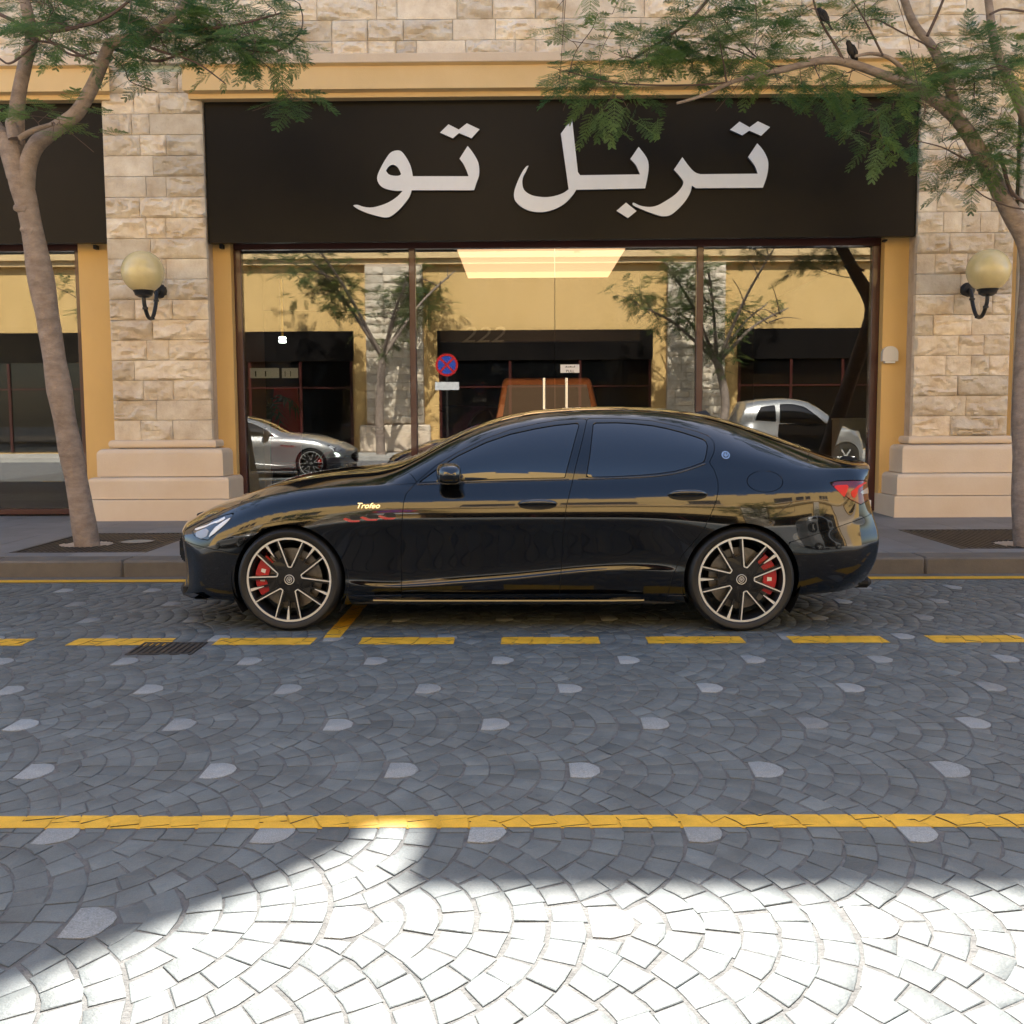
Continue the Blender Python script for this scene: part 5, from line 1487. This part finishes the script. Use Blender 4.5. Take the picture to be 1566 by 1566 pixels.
YB0 = YR; YR = YR+1.1
TR_.limb(pl([(1398, 132), (1344, 112), (1300, 97), (1266, 92), (1230, 98), (1190, 108), (1150, 117), (1118, 126), (1075, 146), (1035, 158)], YR, -.5), .052, .013, 10)
TR_.limb(pl([(1464, 182), (1457, 150), (1440, 100), (1424, 70), (1400, 40), (1386, 8), (1372, -50), (1380, -160)], YR, .4), .060, .035, 10)
TR_.limb(pl([(1394, 130), (1386, 112), (1362, 90), (1335, 82), (1308, 86)], YR, -.2), .030, .014, 8)
TR_.limb(pl([(1577, 430), (1582, 380), (1590, 320), (1580, 220), (1556, 150), (1532, 100), (1520, 60), (1514, 20), (1512, -30), (1530, -150)], YR, .5), .085, .03, 10)
TR_.limb(pl([(1585, 370), (1600, 300), (1640, 200), (1690, 60), (1720, -120)], YR, .3), .08, .03, 8)
for pts, r0, r1, dy in (([(1292, 96), (1278, 70), (1262, 45), (1248, 15), (1240, -20)], .016, .008, -.1), ([(1418, 55), (1435, 18), (1448, -15)], .018, .012, 0), ([(1514, 22), (1535, 14), (1570, 18)], .014, .012, .1),
    ([(968, 90), (1010, 64), (1050, 35), (1082, 0), (1110, -40)], .012, .020, .1), ([(1190, 108), (1160, 90), (1130, 60), (1100, 20)], .012, .006, .3), ([(1118, 126), (1060, 130), (990, 130), (930, 125), (870, 110)], .012, .005, -.2),
    ([(1230, 98), (1180, 100), (1120, 75), (1060, 65)], .012, .006, .4), ([(1350, 85), (1330, 45), (1310, 10), (1290, -20)], .012, .006, .2), ([(1430, 75), (1380, 50), (1340, 30), (1320, 35)], .010, .005, -.3),
    ([(870, 115), (880, 80), (905, 45), (912, 25)], .006, .004, 0), ([(1510, 255), (1470, 240), (1440, 225), (1400, 215)], .010, .005, -.3), ([(1566, 320), (1540, 315), (1505, 300), (1484, 283)], .009, .006, -.2), ([(1530, 235), (1545, 290), (1568, 310)], .02, .02, .1)):
    TR_.limb(pl(pts, YR-.15, dy), r0, r1, 6, twig=True)
scatter(TR_, [(845, 95, 1000, 142, 19), (850, 35, 940, 60, 4), (915, 15, 1120, 85, 24), (1000, 60, 1200, 120, 22), (1080, -10, 1260, 55, 16), (1240, -10, 1330, 60, 8), (1180, 105, 1300, 145, 12), (1380, 95, 1570, 165, 27), (1440, 55, 1580, 120, 16), (1400, 165, 1570, 245, 19), (1490, 180, 1590, 275, 9), (1370, 110, 1440, 160, 5)], YR-.1, .45, tint=(.05, .75))
scatter(TR_, [(900, 150, 985, 172, 4)], YR-.6, .1, n=4, tint=(.3, .7), L=(.30, .40), droop=(.3, 1.0))
scatter(TR_, [(1270, 160, 1390, 180, 4), (1340, 205, 1400, 232, 3), (1425, 225, 1520, 265, 4)], YR-.5, .12, n=4, tint=(.1, .5), L=(.28, .38), droop=(.2, .9))
scatter(TR_, [(840, -380, 1760, -20, 55), (1570, 60, 1760, 260, 8)], YR, 1.0, tint=(.0, .7))
shade_canopy(TR_, 3.4, 1.9, 140)
TR_.finish()
# birds
def bird(px, py, Y, face, label, lean):
    c = at(px, py, Y); t = thing('bird', label, 'bird', tuple(c), face, 'birds in the tree')
    prof = [(-.105, .010), (-.10, .016), (-.07, .022), (-.045, .034), (-.015, .045), (.015, .047), (.045, .040), (.062, .030), (.075, .027), (.092, .027), (.105, .020), (.114, .008), (.116, .001)]
    n = 14; vs, fs = [], []
    for (x, r) in prof:
        for k in range(n): a = 2*math.pi*k/n; vs.append((x, r*math.cos(a)*.92, r*math.sin(a)))
    for i in range(len(prof)-1):
        for k in range(n): k2 = (k+1) % n; fs.append((i*n+k, i*n+k2, (i+1)*n+k2, (i+1)*n+k))
    fs.append(tuple(range(n)))
    Mx = Matrix.Rotation(-lean, 4, 'Y')
    mb = MB(); mb.add([tuple(Mx @ Vector(v)) for v in vs], fs); fixn(mb.build('body', 'bird_dark', t, smooth=70))
    mb = MB(); mb.add([tuple(Mx @ Vector(v)) for v in ((-.09, -.014, .004), (-.09, .014, .004), (-.19, .020, -.006), (-.19, -.020, -.006), (-.09, -.014, -.006), (-.09, .014, -.006), (-.19, .020, -.012), (-.19, -.020, -.012))], [(0, 1, 2, 3), (7, 6, 5, 4), (0, 4, 5, 1), (1, 5, 6, 2), (2, 6, 7, 3), (3, 7, 4, 0)]); fixn(mb.build('tail', 'bird_dark', t))
    hd = Mx @ Vector((.112, 0, 0))
    mb = MB(); mb.add([tuple(hd+Vector(v)) for v in ((-.004, .008, .006), (-.004, -.008, .006), (-.004, 0, -.006), (.026, 0, -.004))], [(0, 1, 3), (1, 2, 3), (2, 0, 3), (0, 2, 1)]); mb.build('beak', 'iron_black', t)
    for sd in (-1, 1):
        mb = MB(); vs = [Mx @ Vector(v) for v in ((.05, sd*.036, .022), (.03, sd*.044, -.012), (-.06, sd*.034, -.012), (-.11, sd*.018, .002), (-.03, sd*.040, .026))]
        mb.add([tuple(v) for v in vs]+[tuple(v+Vector((0, sd*.006, 0))) for v in vs], [(0, 1, 2, 3, 4), (9, 8, 7, 6, 5)]+[(i, 5+i, 5+(i+1) % 5, (i+1) % 5) for i in range(5)]); fixn(mb.build('wing', 'bird_dark', t))
        mb = MB(); lg = Mx @ Vector((-.01, sd*.014, -.036)); mb.tube([tuple(lg), (lg.x+.004, lg.y, lg.z-.045)], .0028, 6); mb.build('leg', 'iron_black', t)
bird(1303, 78, YR-.12, R(200), 'plump dark bird perched on the thick horizontal branch', R(58))
bird(1259, 24, YR-.22, R(130), 'dark bird clinging high on a thin twig with tail pointing down', R(55))
# ------------------------------------------------------------------ the other side of the street (seen in the glass and the paintwork)
YO = -11.6
mb = MB(); mb.box(-60, 60, -30, -7.2, -.05, .14, .0); struct(mb.build('opposite_sidewalk', 'bounce_paving'))
opp = thing('opposite_building', 'sunlit ochre building with stone pillars across the street', 'building', (0, YO, 0))
def opart(mb, name, m, parent=None, **k):
    mb.v = [(x, y-YO, z) for x, y, z in mb.v]; return mb.build(name, m, opp if parent is None else parent, **k)
HO = 12.3
mb = MB(); mb.box(-40, 40, YO-8, YO, .14, HO); opart(mb, 'wall', 'ochre_wall')
mb = MB(); mb.box(-40, 40, YO+.002, YO+.35, 7.2, 7.5); mb.box(-40, 40, YO+.002, YO+.22, 7.0, 7.198); opart(mb, 'cornice', 'ochre_cornice')
for k in range(-16, 17):
    mb = MB(); mb.box(k*2.4-.75, k*2.4+.75, YO-.4, YO-.002, HO+.002, HO+.75); opart(mb, 'merlon', 'ochre_wall')
PX = [-22.6, -13.6, -4.65, 6.4, 15.4, 24.2]
for i, cx in enumerate(PX):
    w = 1.05
    mb = MB(); mb.box(cx-w, cx+w, YO+.002, YO+.3, .14, 7.0); p = opart(mb, 'stone_pillar', 'lime_mortar')
    if abs(cx) < 16:
        rr = random.Random(i); z = 1.2
        while z < 6.7:
            x = cx-w
            while x < cx+w-.01:
                ww = rr.choice([.4, .5, .62, .8])
                if cx+w-(x+ww) < .25: ww = cx+w-x
                bl_ = rock_block(x+.008, x+ww-.008, z+.008, z+.292, 0, 9000+i*200+int(z*40+x*7), amp=.05, res=.09)
                bl_.v = [(2*cx-vx, YO+.39-(vy), vz) for vx, vy, vz in bl_.v]
                opart(bl_, 'stone_block', 'limestone', p, smooth=38, tint=True)
                x += ww
            z += .30
    mb = MB(); mb.box(cx-w-.25, cx+w+.25, YO+.3, YO+.62, .14, 1.15, .05); opart(mb, 'plinth', 'dressed_stone', p, smooth=30)
# shopfronts: recess, black fascia, dark glass, maroon frames
for a, b in zip(PX[:-1], PX[1:]):
    x0, x1 = a+1.05+.6, b-1.05-.6
    if x1-x0 < 2: continue
    mb = MB(); mb.box(x0, x1, YO+.003, YO+.03, .2, 3.5); f = opart(mb, 'shopfront_glass', 'tint_glass')
    mb = MB(); mb.box(x0-.1, x1+.1, YO+.003, YO+.12, 3.505, 4.6); opart(mb, 'fascia_board', 'sign_board')
    n = 3
    for k in range(n+1):
        x = x0+(x1-x0)*k/n; mb = MB(); mb.box(x-.05, x+.05, YO+.032, YO+.09, .2, 3.49); opart(mb, 'mullion', 'maroon', f)
    mb = MB(); mb.box(x0, x1, YO+.033, YO+.085, 2.5, 2.56); opart(mb, 'transom', 'maroon', f)
    for k in range(3):
        x = x0+(x1-x0)*(k+.5)/3; mb = MB(); mb.box(x-.7, x+.7, YO+.003, YO+.05, 8.1, 9.8); wv = opart(mb, 'upper_window', 'tint_glass')
        mb = MB(); mb.box(x-.85, x+.85, YO+.003, YO+.2, 7.95, 8.09); opart(mb, 'sill', 'dressed_stone', wv)
def wild_tree(x, y, h, seed, label, n=150, bare=False):
    t = Tree('street_tree', label, (x, y, .12), 'trees on the far sidewalk', 'leaf_dry', False, seed); rr = t.rr
    base = np.array([x, y, .1]); top = base+np.array([rr.gauss(0, .2), rr.gauss(0, .2), h*.42])
    t.limb([base, base*.5+top*.5+np.array([rr.gauss(0, .1), 0, 0]), top], .17, .13, 12, attach=False)
    for k in range(7):
        a = 2*math.pi*k/7+rr.gauss(0, .3); L = h*rr.uniform(.38, .55); e = top+np.array([math.cos(a)*L*.75, math.sin(a)*L*.75, L*rr.uniform(.5, .95)])
        m = top*.5+e*.5+np.array([0, 0, .25]); t.limb([top-np.array([0, 0, .1]), m, e], .07, .02, 8)
        for q in range(4):
            s0 = top+(e-top)*rr.uniform(.35, .9); e2 = s0+np.array([rr.gauss(0, .9), rr.gauss(0, .7), rr.uniform(.1, 1.0)]); t.limb([s0, (s0+e2)/2+np.array([0, 0, .12]), e2], .022, .007, 5, twig=True)
    nn = len(t.nodes)
    for k in range(n):
        c = t.nodes[rr.randrange(nn//3, nn)][0]+np.array([rr.gauss(0, .35), rr.gauss(0, .35), rr.gauss(.05, .25)])
        t.cluster(c, 5, .25, (.34, .5), (.1, .9), twig=(k % 2 == 0))
    t.finish()
wild_tree(-4.9, -8.9, 8.2, 21, 'street tree throwing its shadow on the opposite stone pillar', 260)
wild_tree(6.6, -8.7, 7.6, 22, 'leafy street tree before the opposite shopfronts, right of the signpost', 260)
wild_tree(-13.5, -8.8, 6.0, 23, 'leafy street tree before the opposite shopfronts, far along the left', 110)
wild_tree(15.5, -8.8, 6.2, 24, 'leafy street tree before the opposite shopfronts, far along the right', 110)
# no-stopping sign beside the photographer, seen only mirrored in the glass
t = thing('road_sign', 'round blue and red no stopping sign on a grey post mirrored in the window', 'sign', (-1.98, -.55, 0))
mb = MB(); mb.tube([(0, 0, -.01), (0, 0, 3.1)], .03, 12); mb.build('post', 'steel_dark', t, smooth=50)
zc_ = 2.80
mb = MB(); mb.lathe([(.0001, .036), (.24, .036), (.24, .03)], 40, (0, 0, zc_), 'y'); fixn(mb.build('face', 'blue_print', t))
mb = MB(); mb.lathe([(.24, .033), (.24, .040), (.30, .040), (.30, .030)], 40, (0, 0, zc_), 'y'); fixn(mb.build('rim', 'red_print', t))
for a in (45, -45):
    mb = MB(); ca, sa = math.cos(R(a)), math.sin(R(a)); vs = []
    for (u, v) in ((-.25, -.028), (.25, -.028), (.25, .028), (-.25, .028)): vs.append((u*ca-v*sa, .0385+(.0005 if a > 0 else 0), zc_+u*sa+v*ca))
    mb.add(vs, [(3, 2, 1, 0)]); mb.build('bar', 'red_print', t)
mb = MB(); mb.box(-.32, .32, .032, .038, 2.14, 2.35); mb.build('plate', 'white_print', t)
# ------------------------------------------------------------------ cars in the showroom and beside the photographer
def recolour(root, matn, label, group=None):
    root['label'] = label
    if group: root['group'] = group
    st = [root]
    while st:
        o = st.pop(); st += [c for c in COL.objects if c.parent == o]
        if o.type == 'MESH':
            for sl in o.material_slots:
                if sl.material == MATS['paint_black']: sl.link = 'OBJECT'; sl.material = MATS[matn]
def recar(loc, rz, matn, label):
    c = copy_tree(CAR); c.location = loc; c.rotation_euler = (0, 0, rz); recolour(c, matn, label, 'cars inside the showroom'); return c
c = recar((-5.0, 1.75, 0), math.pi, 'silver_paint', 'silver car mirrored in the left window pane'); del c['group']
q = at(610, 700, 15.6)
recar((float(q[0])-.2, 15.95, WALK_Z+.004), R(62), 'purple_paint', 'dark purple car inside the showroom beside the first mullion')
# boxy copper off-roader facing the doors
q = at(840, 600, 15.8); cx = float(q[0])
t = thing('off_roader', 'copper brown off-roader standing inside behind the glass doors', 'car', (cx, 15.6, WALK_Z+.004), 0, 'cars inside the showroom')
def loft(mb, secs):
    vs, fs = [], []; n = len(secs[0])
    for s_ in secs: vs += s_
    for k in range(len(secs)-1):
        for i in range(n): j = (i+1) % n; fs.append((k*n+i, k*n+j, (k+1)*n+j, (k+1)*n+i))
    fs.append(tuple(range(n))); fs.append(tuple((len(secs)-1)*n+i for i in range(n))); mb.add(vs, fs); return mb
def ring(y, w, z0, z1, r=.09):
    out = []
    for (sx, sz, a0) in ((1, 1, 0), (-1, 1, 90), (-1, -1, 180), (1, -1, 270)):
        for k in range(5):
            a = R(a0+90*k/4); out.append(((w-r)*sx+r*math.cos(a), y, ((z1-r) if sz > 0 else (z0+r))+r*math.sin(a)))
    return out
mb = MB(); loft(mb, [ring(-.02, .80, .42, .98), ring(.05, .90, .40, 1.10), ring(1.1, .94, .40, 1.17), ring(4.2, .94, .42, 1.15), ring(4.35, .88, .48, 1.1)]); fixn(mb.build('body', 'copper_paint', t, smooth=40))
mb = MB(); loft(mb, [ring(1.05, .84, 1.15, 1.19, .018), ring(1.55, .74, 1.16, 1.84), ring(1.75, .74, 1.16, 1.90), ring(3.9, .74, 1.16, 1.88), ring(4.2, .80, 1.12, 1.2, .03)]); fixn(mb.build('cabin', 'copper_paint', t, smooth=40))
mb = MB(); mb.add([(-.72, 1.13, 1.24), (.72, 1.13, 1.24), (.64, 1.50, 1.77), (-.64, 1.50, 1.77)], [(0, 1, 2, 3)]); mb.v = [(x, y-.05, z+.01) for x, y, z in mb.v]; mb.build('windscreen', 'tint_glass', t)
for sd in (-1, 1):
    mb = MB(); mb.lathe([(.0001, -.06), (.10, -.05), (.11, 0)], 20, (sd*.68, 0, .86), 'y'); mb.build('headlamp', 'clear_lens', t, smooth=40)
    for yy in (.75, 3.5):
        mb = MB(); mb.lathe([(.0001, -.12), (.23, -.12), (.25, -.13), (.36, -.12), (.38, -.08), (.38, .10), (.0001, .12)], 32, (sd*.84, yy, .38), 'x'); mb.build('wheel', 'rubber', t, smooth=40)
mb = MB()
for k in range(7): mb.box(-.5+k*.16-.03, -.5+k*.16+.03, -.045, -.0205, .62, .92)
mb.build('grille_bars', 'gloss_black', t)
# small two-tone city car at the opposite kerb, mirrored in the right-hand pane
CITY = dict(keys=[-.3, -.15, 0, .3, .6, .93, 1.3, 1.6, 1.87, 2.05],
    plan=[(-.42, .60), (-.32, .70), (-.15, .765), (0, .79), (.5, .80), (1.3, .80), (1.87, .81), (2.1, .775), (2.25, .67)], anchors=[-.42, 0, .4, .9, 1.4, 1.87, 2.25], wend=(.60, .66), bow=(.30, .18),
    nose=[(.15, -.50), (.4, -.53), (.6, -.52), (.72, -.47), (.8, -.42)], tail=[(.2, 2.28), (.5, 2.34), (.9, 2.33), (1.2, 2.26), (1.45, 2.12), (1.56, 2.06)],
    side=[[(-.06*f, z*k) for k in (1, 1, 1, 1, 1, 1, 1.1)] for f, z in ((1.2, .18), (.4, .22), (.2, .32), (.3, .42), (.3, .52), (.2, .60), (.1, .66), (0, .70), (.05, .74), (.25, .80), (.6, .88))],
    belt=[(-.47, .55, .70), (-.25, .66, .80), (0, .71, .90), (.4, .73, .98), (.9, .735, 1.0), (1.5, .735, 1.02), (1.95, .72, 1.04), (2.2, .66, 1.02)],
    rail=[(-.45, .42, .73), (-.2, .52, .87), (.05, .60, .97), (.35, .64, 1.17), (.65, .61, 1.38), (1.0, .585, 1.49), (1.5, .58, 1.50), (1.9, .585, 1.46), (2.1, .57, 1.42)],
    center=[(-.44, .75), (-.2, .90), (0, 1.0), (.3, 1.24), (.6, 1.44), (.9, 1.53), (1.4, 1.56), (1.85, 1.53), (2.08, 1.49)])
CB = Body(CITY, 120, 70, 6)
t = thing('city_car', 'small silver and black city car mirrored in the right-hand window pane', 'car', (8.25, -.2, 0), math.pi); t.scale = (1.2, 1.2, 1.2)
p_ = CB.fs; fullp = list(p_)
_, p_ = CB.clip(p_, circ(0, .29, .33)); _, p_ = CB.clip(p_, circ(1.87, .29, .33))
gl, p_ = CB.cut(p_, sdf([(.42, 1.0), (.62, 1.18), (.85, 1.36), (1.1, 1.42), (1.38, 1.42), (1.40, 1.02)]), .003)
gl2, p_ = CB.cut(p_, sdf([(1.48, 1.05), (1.48, 1.40), (1.80, 1.36), (1.92, 1.08)]), .003)
w_s, p_ = CB.cut(p_, lambda x, w, z, t_: np.maximum(np.maximum(14.3-t_, .10+.15*(w/.6)**2-x), x-(.80-.1*(w/.6)**2)), .004)
dr, p_ = CB.cut(p_, sdf([(.34, .30), (.34, .95), (.42, 1.02), (1.42, 1.0), (1.46, .60), (1.40, .30)]))
CB.mesh('body', p_, 'silver_paint', t); CB.mesh('windscreen', w_s, 'tint_glass', t, off=-.002)
for sd in (1, -1):
    dd = CB.mesh('door', dr, 'gloss_black', t, (sd,)); CB.mesh('window_glass', gl, 'tint_glass', dd, (sd,), off=-.003); CB.mesh('window_glass', gl2, 'tint_glass', t, (sd,), off=-.003)
    for x in (0, 1.87):
        mb = MB(); mb.lathe([(.0001, -.06), (.18, -.07), (.20, -.085), (.28, -.08), (.30, -.05), (.30, .08), (.0001, .09)], 36, (0, 0, 0), 'y')
        wv = mb.build('wheel', 'rubber', t, smooth=35); wv.location = (x, -sd*.70, .29); wv.rotation_euler = (0, 0, 0 if sd > 0 else math.pi)
        for k in range(6):
            mb = MB(); a = R(60*k); mb.v = []; mb.tube([(.03*math.cos(a), -.078, .03*math.sin(a)), (.19*math.cos(a), -.088, .19*math.sin(a))], .018, 6); mb.build('spoke', 'rim_bright', wv)
mb = MB(); mb.box(-.2, 2.1, -.55, .55, .18, .6); mb.build('underbody', 'matte_black', t)
# showroom furniture that can be made out behind the left pane
q = at(432, 640, 17.0)
t = thing('red_chair', 'tall red chair standing inside the showroom under the pendant lamp', 'chair', (float(q[0]), 17.2, WALK_Z+.004))
mb = MB(); loft(mb, [[(-.24, -.04, .5), (.24, -.04, .5), (.24, .04, .5), (-.24, .04, .5)], [(-.25, .02, 1.0), (.25, .02, 1.0), (.25, .12, 1.0), (-.25, .12, 1.0)], [(-.19, .08, 1.75), (.19, .08, 1.75), (.19, .16, 1.75), (-.19, .16, 1.75)]]); fixn(mb.build('backrest', 'red_gloss', t))
mb = MB(); mb.box(-.25, .25, -.5, -.045, .42, .54, .03); mb.build('seat', 'red_gloss', t)
for sx in (-.2, .2):
    for sy in (-.45, .0): mb = MB(); mb.tube([(sx, sy, 0), (sx, sy, .42)], .02, 8); mb.build('leg', 'iron_black', t)
q = at(400, 640, 16.8)
t = thing('potted_palm', 'dark potted palm inside the showroom behind the window notices', 'plant', (float(q[0])-.1, 17.0, WALK_Z+.004))
mb = MB(); mb.lathe([(.0001, .0), (.16, 0), (.22, .45), (.19, .45), (.18, .40), (.0001, .40)], 24); mb.build('pot', 'white_plastic', t, smooth=40)
mb = MB(); mb.tube([(0, 0, .38), (.02, 0, 1.2)], [.05, .04], 10); mb.build('stem', 'bark', t, smooth=50)
rr = random.Random(4)
for k in range(13):
    a = rr.uniform(0, 6.28); L = rr.uniform(.6, .9); h = rr.uniform(.1, .6); mb = MB(); prev = None
    cs = [(.02+L*s_*math.cos(a), L*s_*math.sin(a), 1.2+h*math.sin(s_*2.2)-.25*s_*s_) for s_ in np.linspace(0, 1, 9)]
    sv = np.array([-math.sin(a), math.cos(a), 0])
    for i in range(8):
        c0, c1 = np.array(cs[i]), np.array(cs[i+1])
        mb.tube([c0, c1], .006, 4)
        for sg in (1, -1):
            e = c0+sv*sg*.20*math.sin(.4+2.2*i/8)+(c1-c0)*1.6-np.array([0, 0, .07]); mb.add([tuple(c0), tuple(c0+(c1-c0)*.45), tuple(e)], [(0, 1, 2)])
    mb.build('palm_frond', 'palm_leaf', t)
# pale display plinth inside at the left jamb and at the right end
for (px0, px1, py, lab) in ((376, 404, 642, 'white display plinth inside, against the left window jamb'), (1283, 1326, 640, 'pale display plinth inside the showroom at the right end of the window')):
    a, b_ = at(px0, py, 15.0), at(px1, py, 15.0)
    t = thing('display_plinth', lab, 'plinth', (float((a[0]+b_[0])/2), 15.15, WALK_Z+.004), 0, 'display plinths in the showroom'); w2 = float(b_[0]-a[0])/2
    mb = MB(); mb.box(-w2, w2, -.18, .18, 0, a[2]-WALK_Z-.03, .01); mb.build('box', 'white_plastic', t)
    mb = MB(); mb.box(-w2-.01, w2+.01, -.19, .19, a[2]-WALK_Z-.029, a[2]-WALK_Z, .005); mb.build('top', 'white_plastic', t)
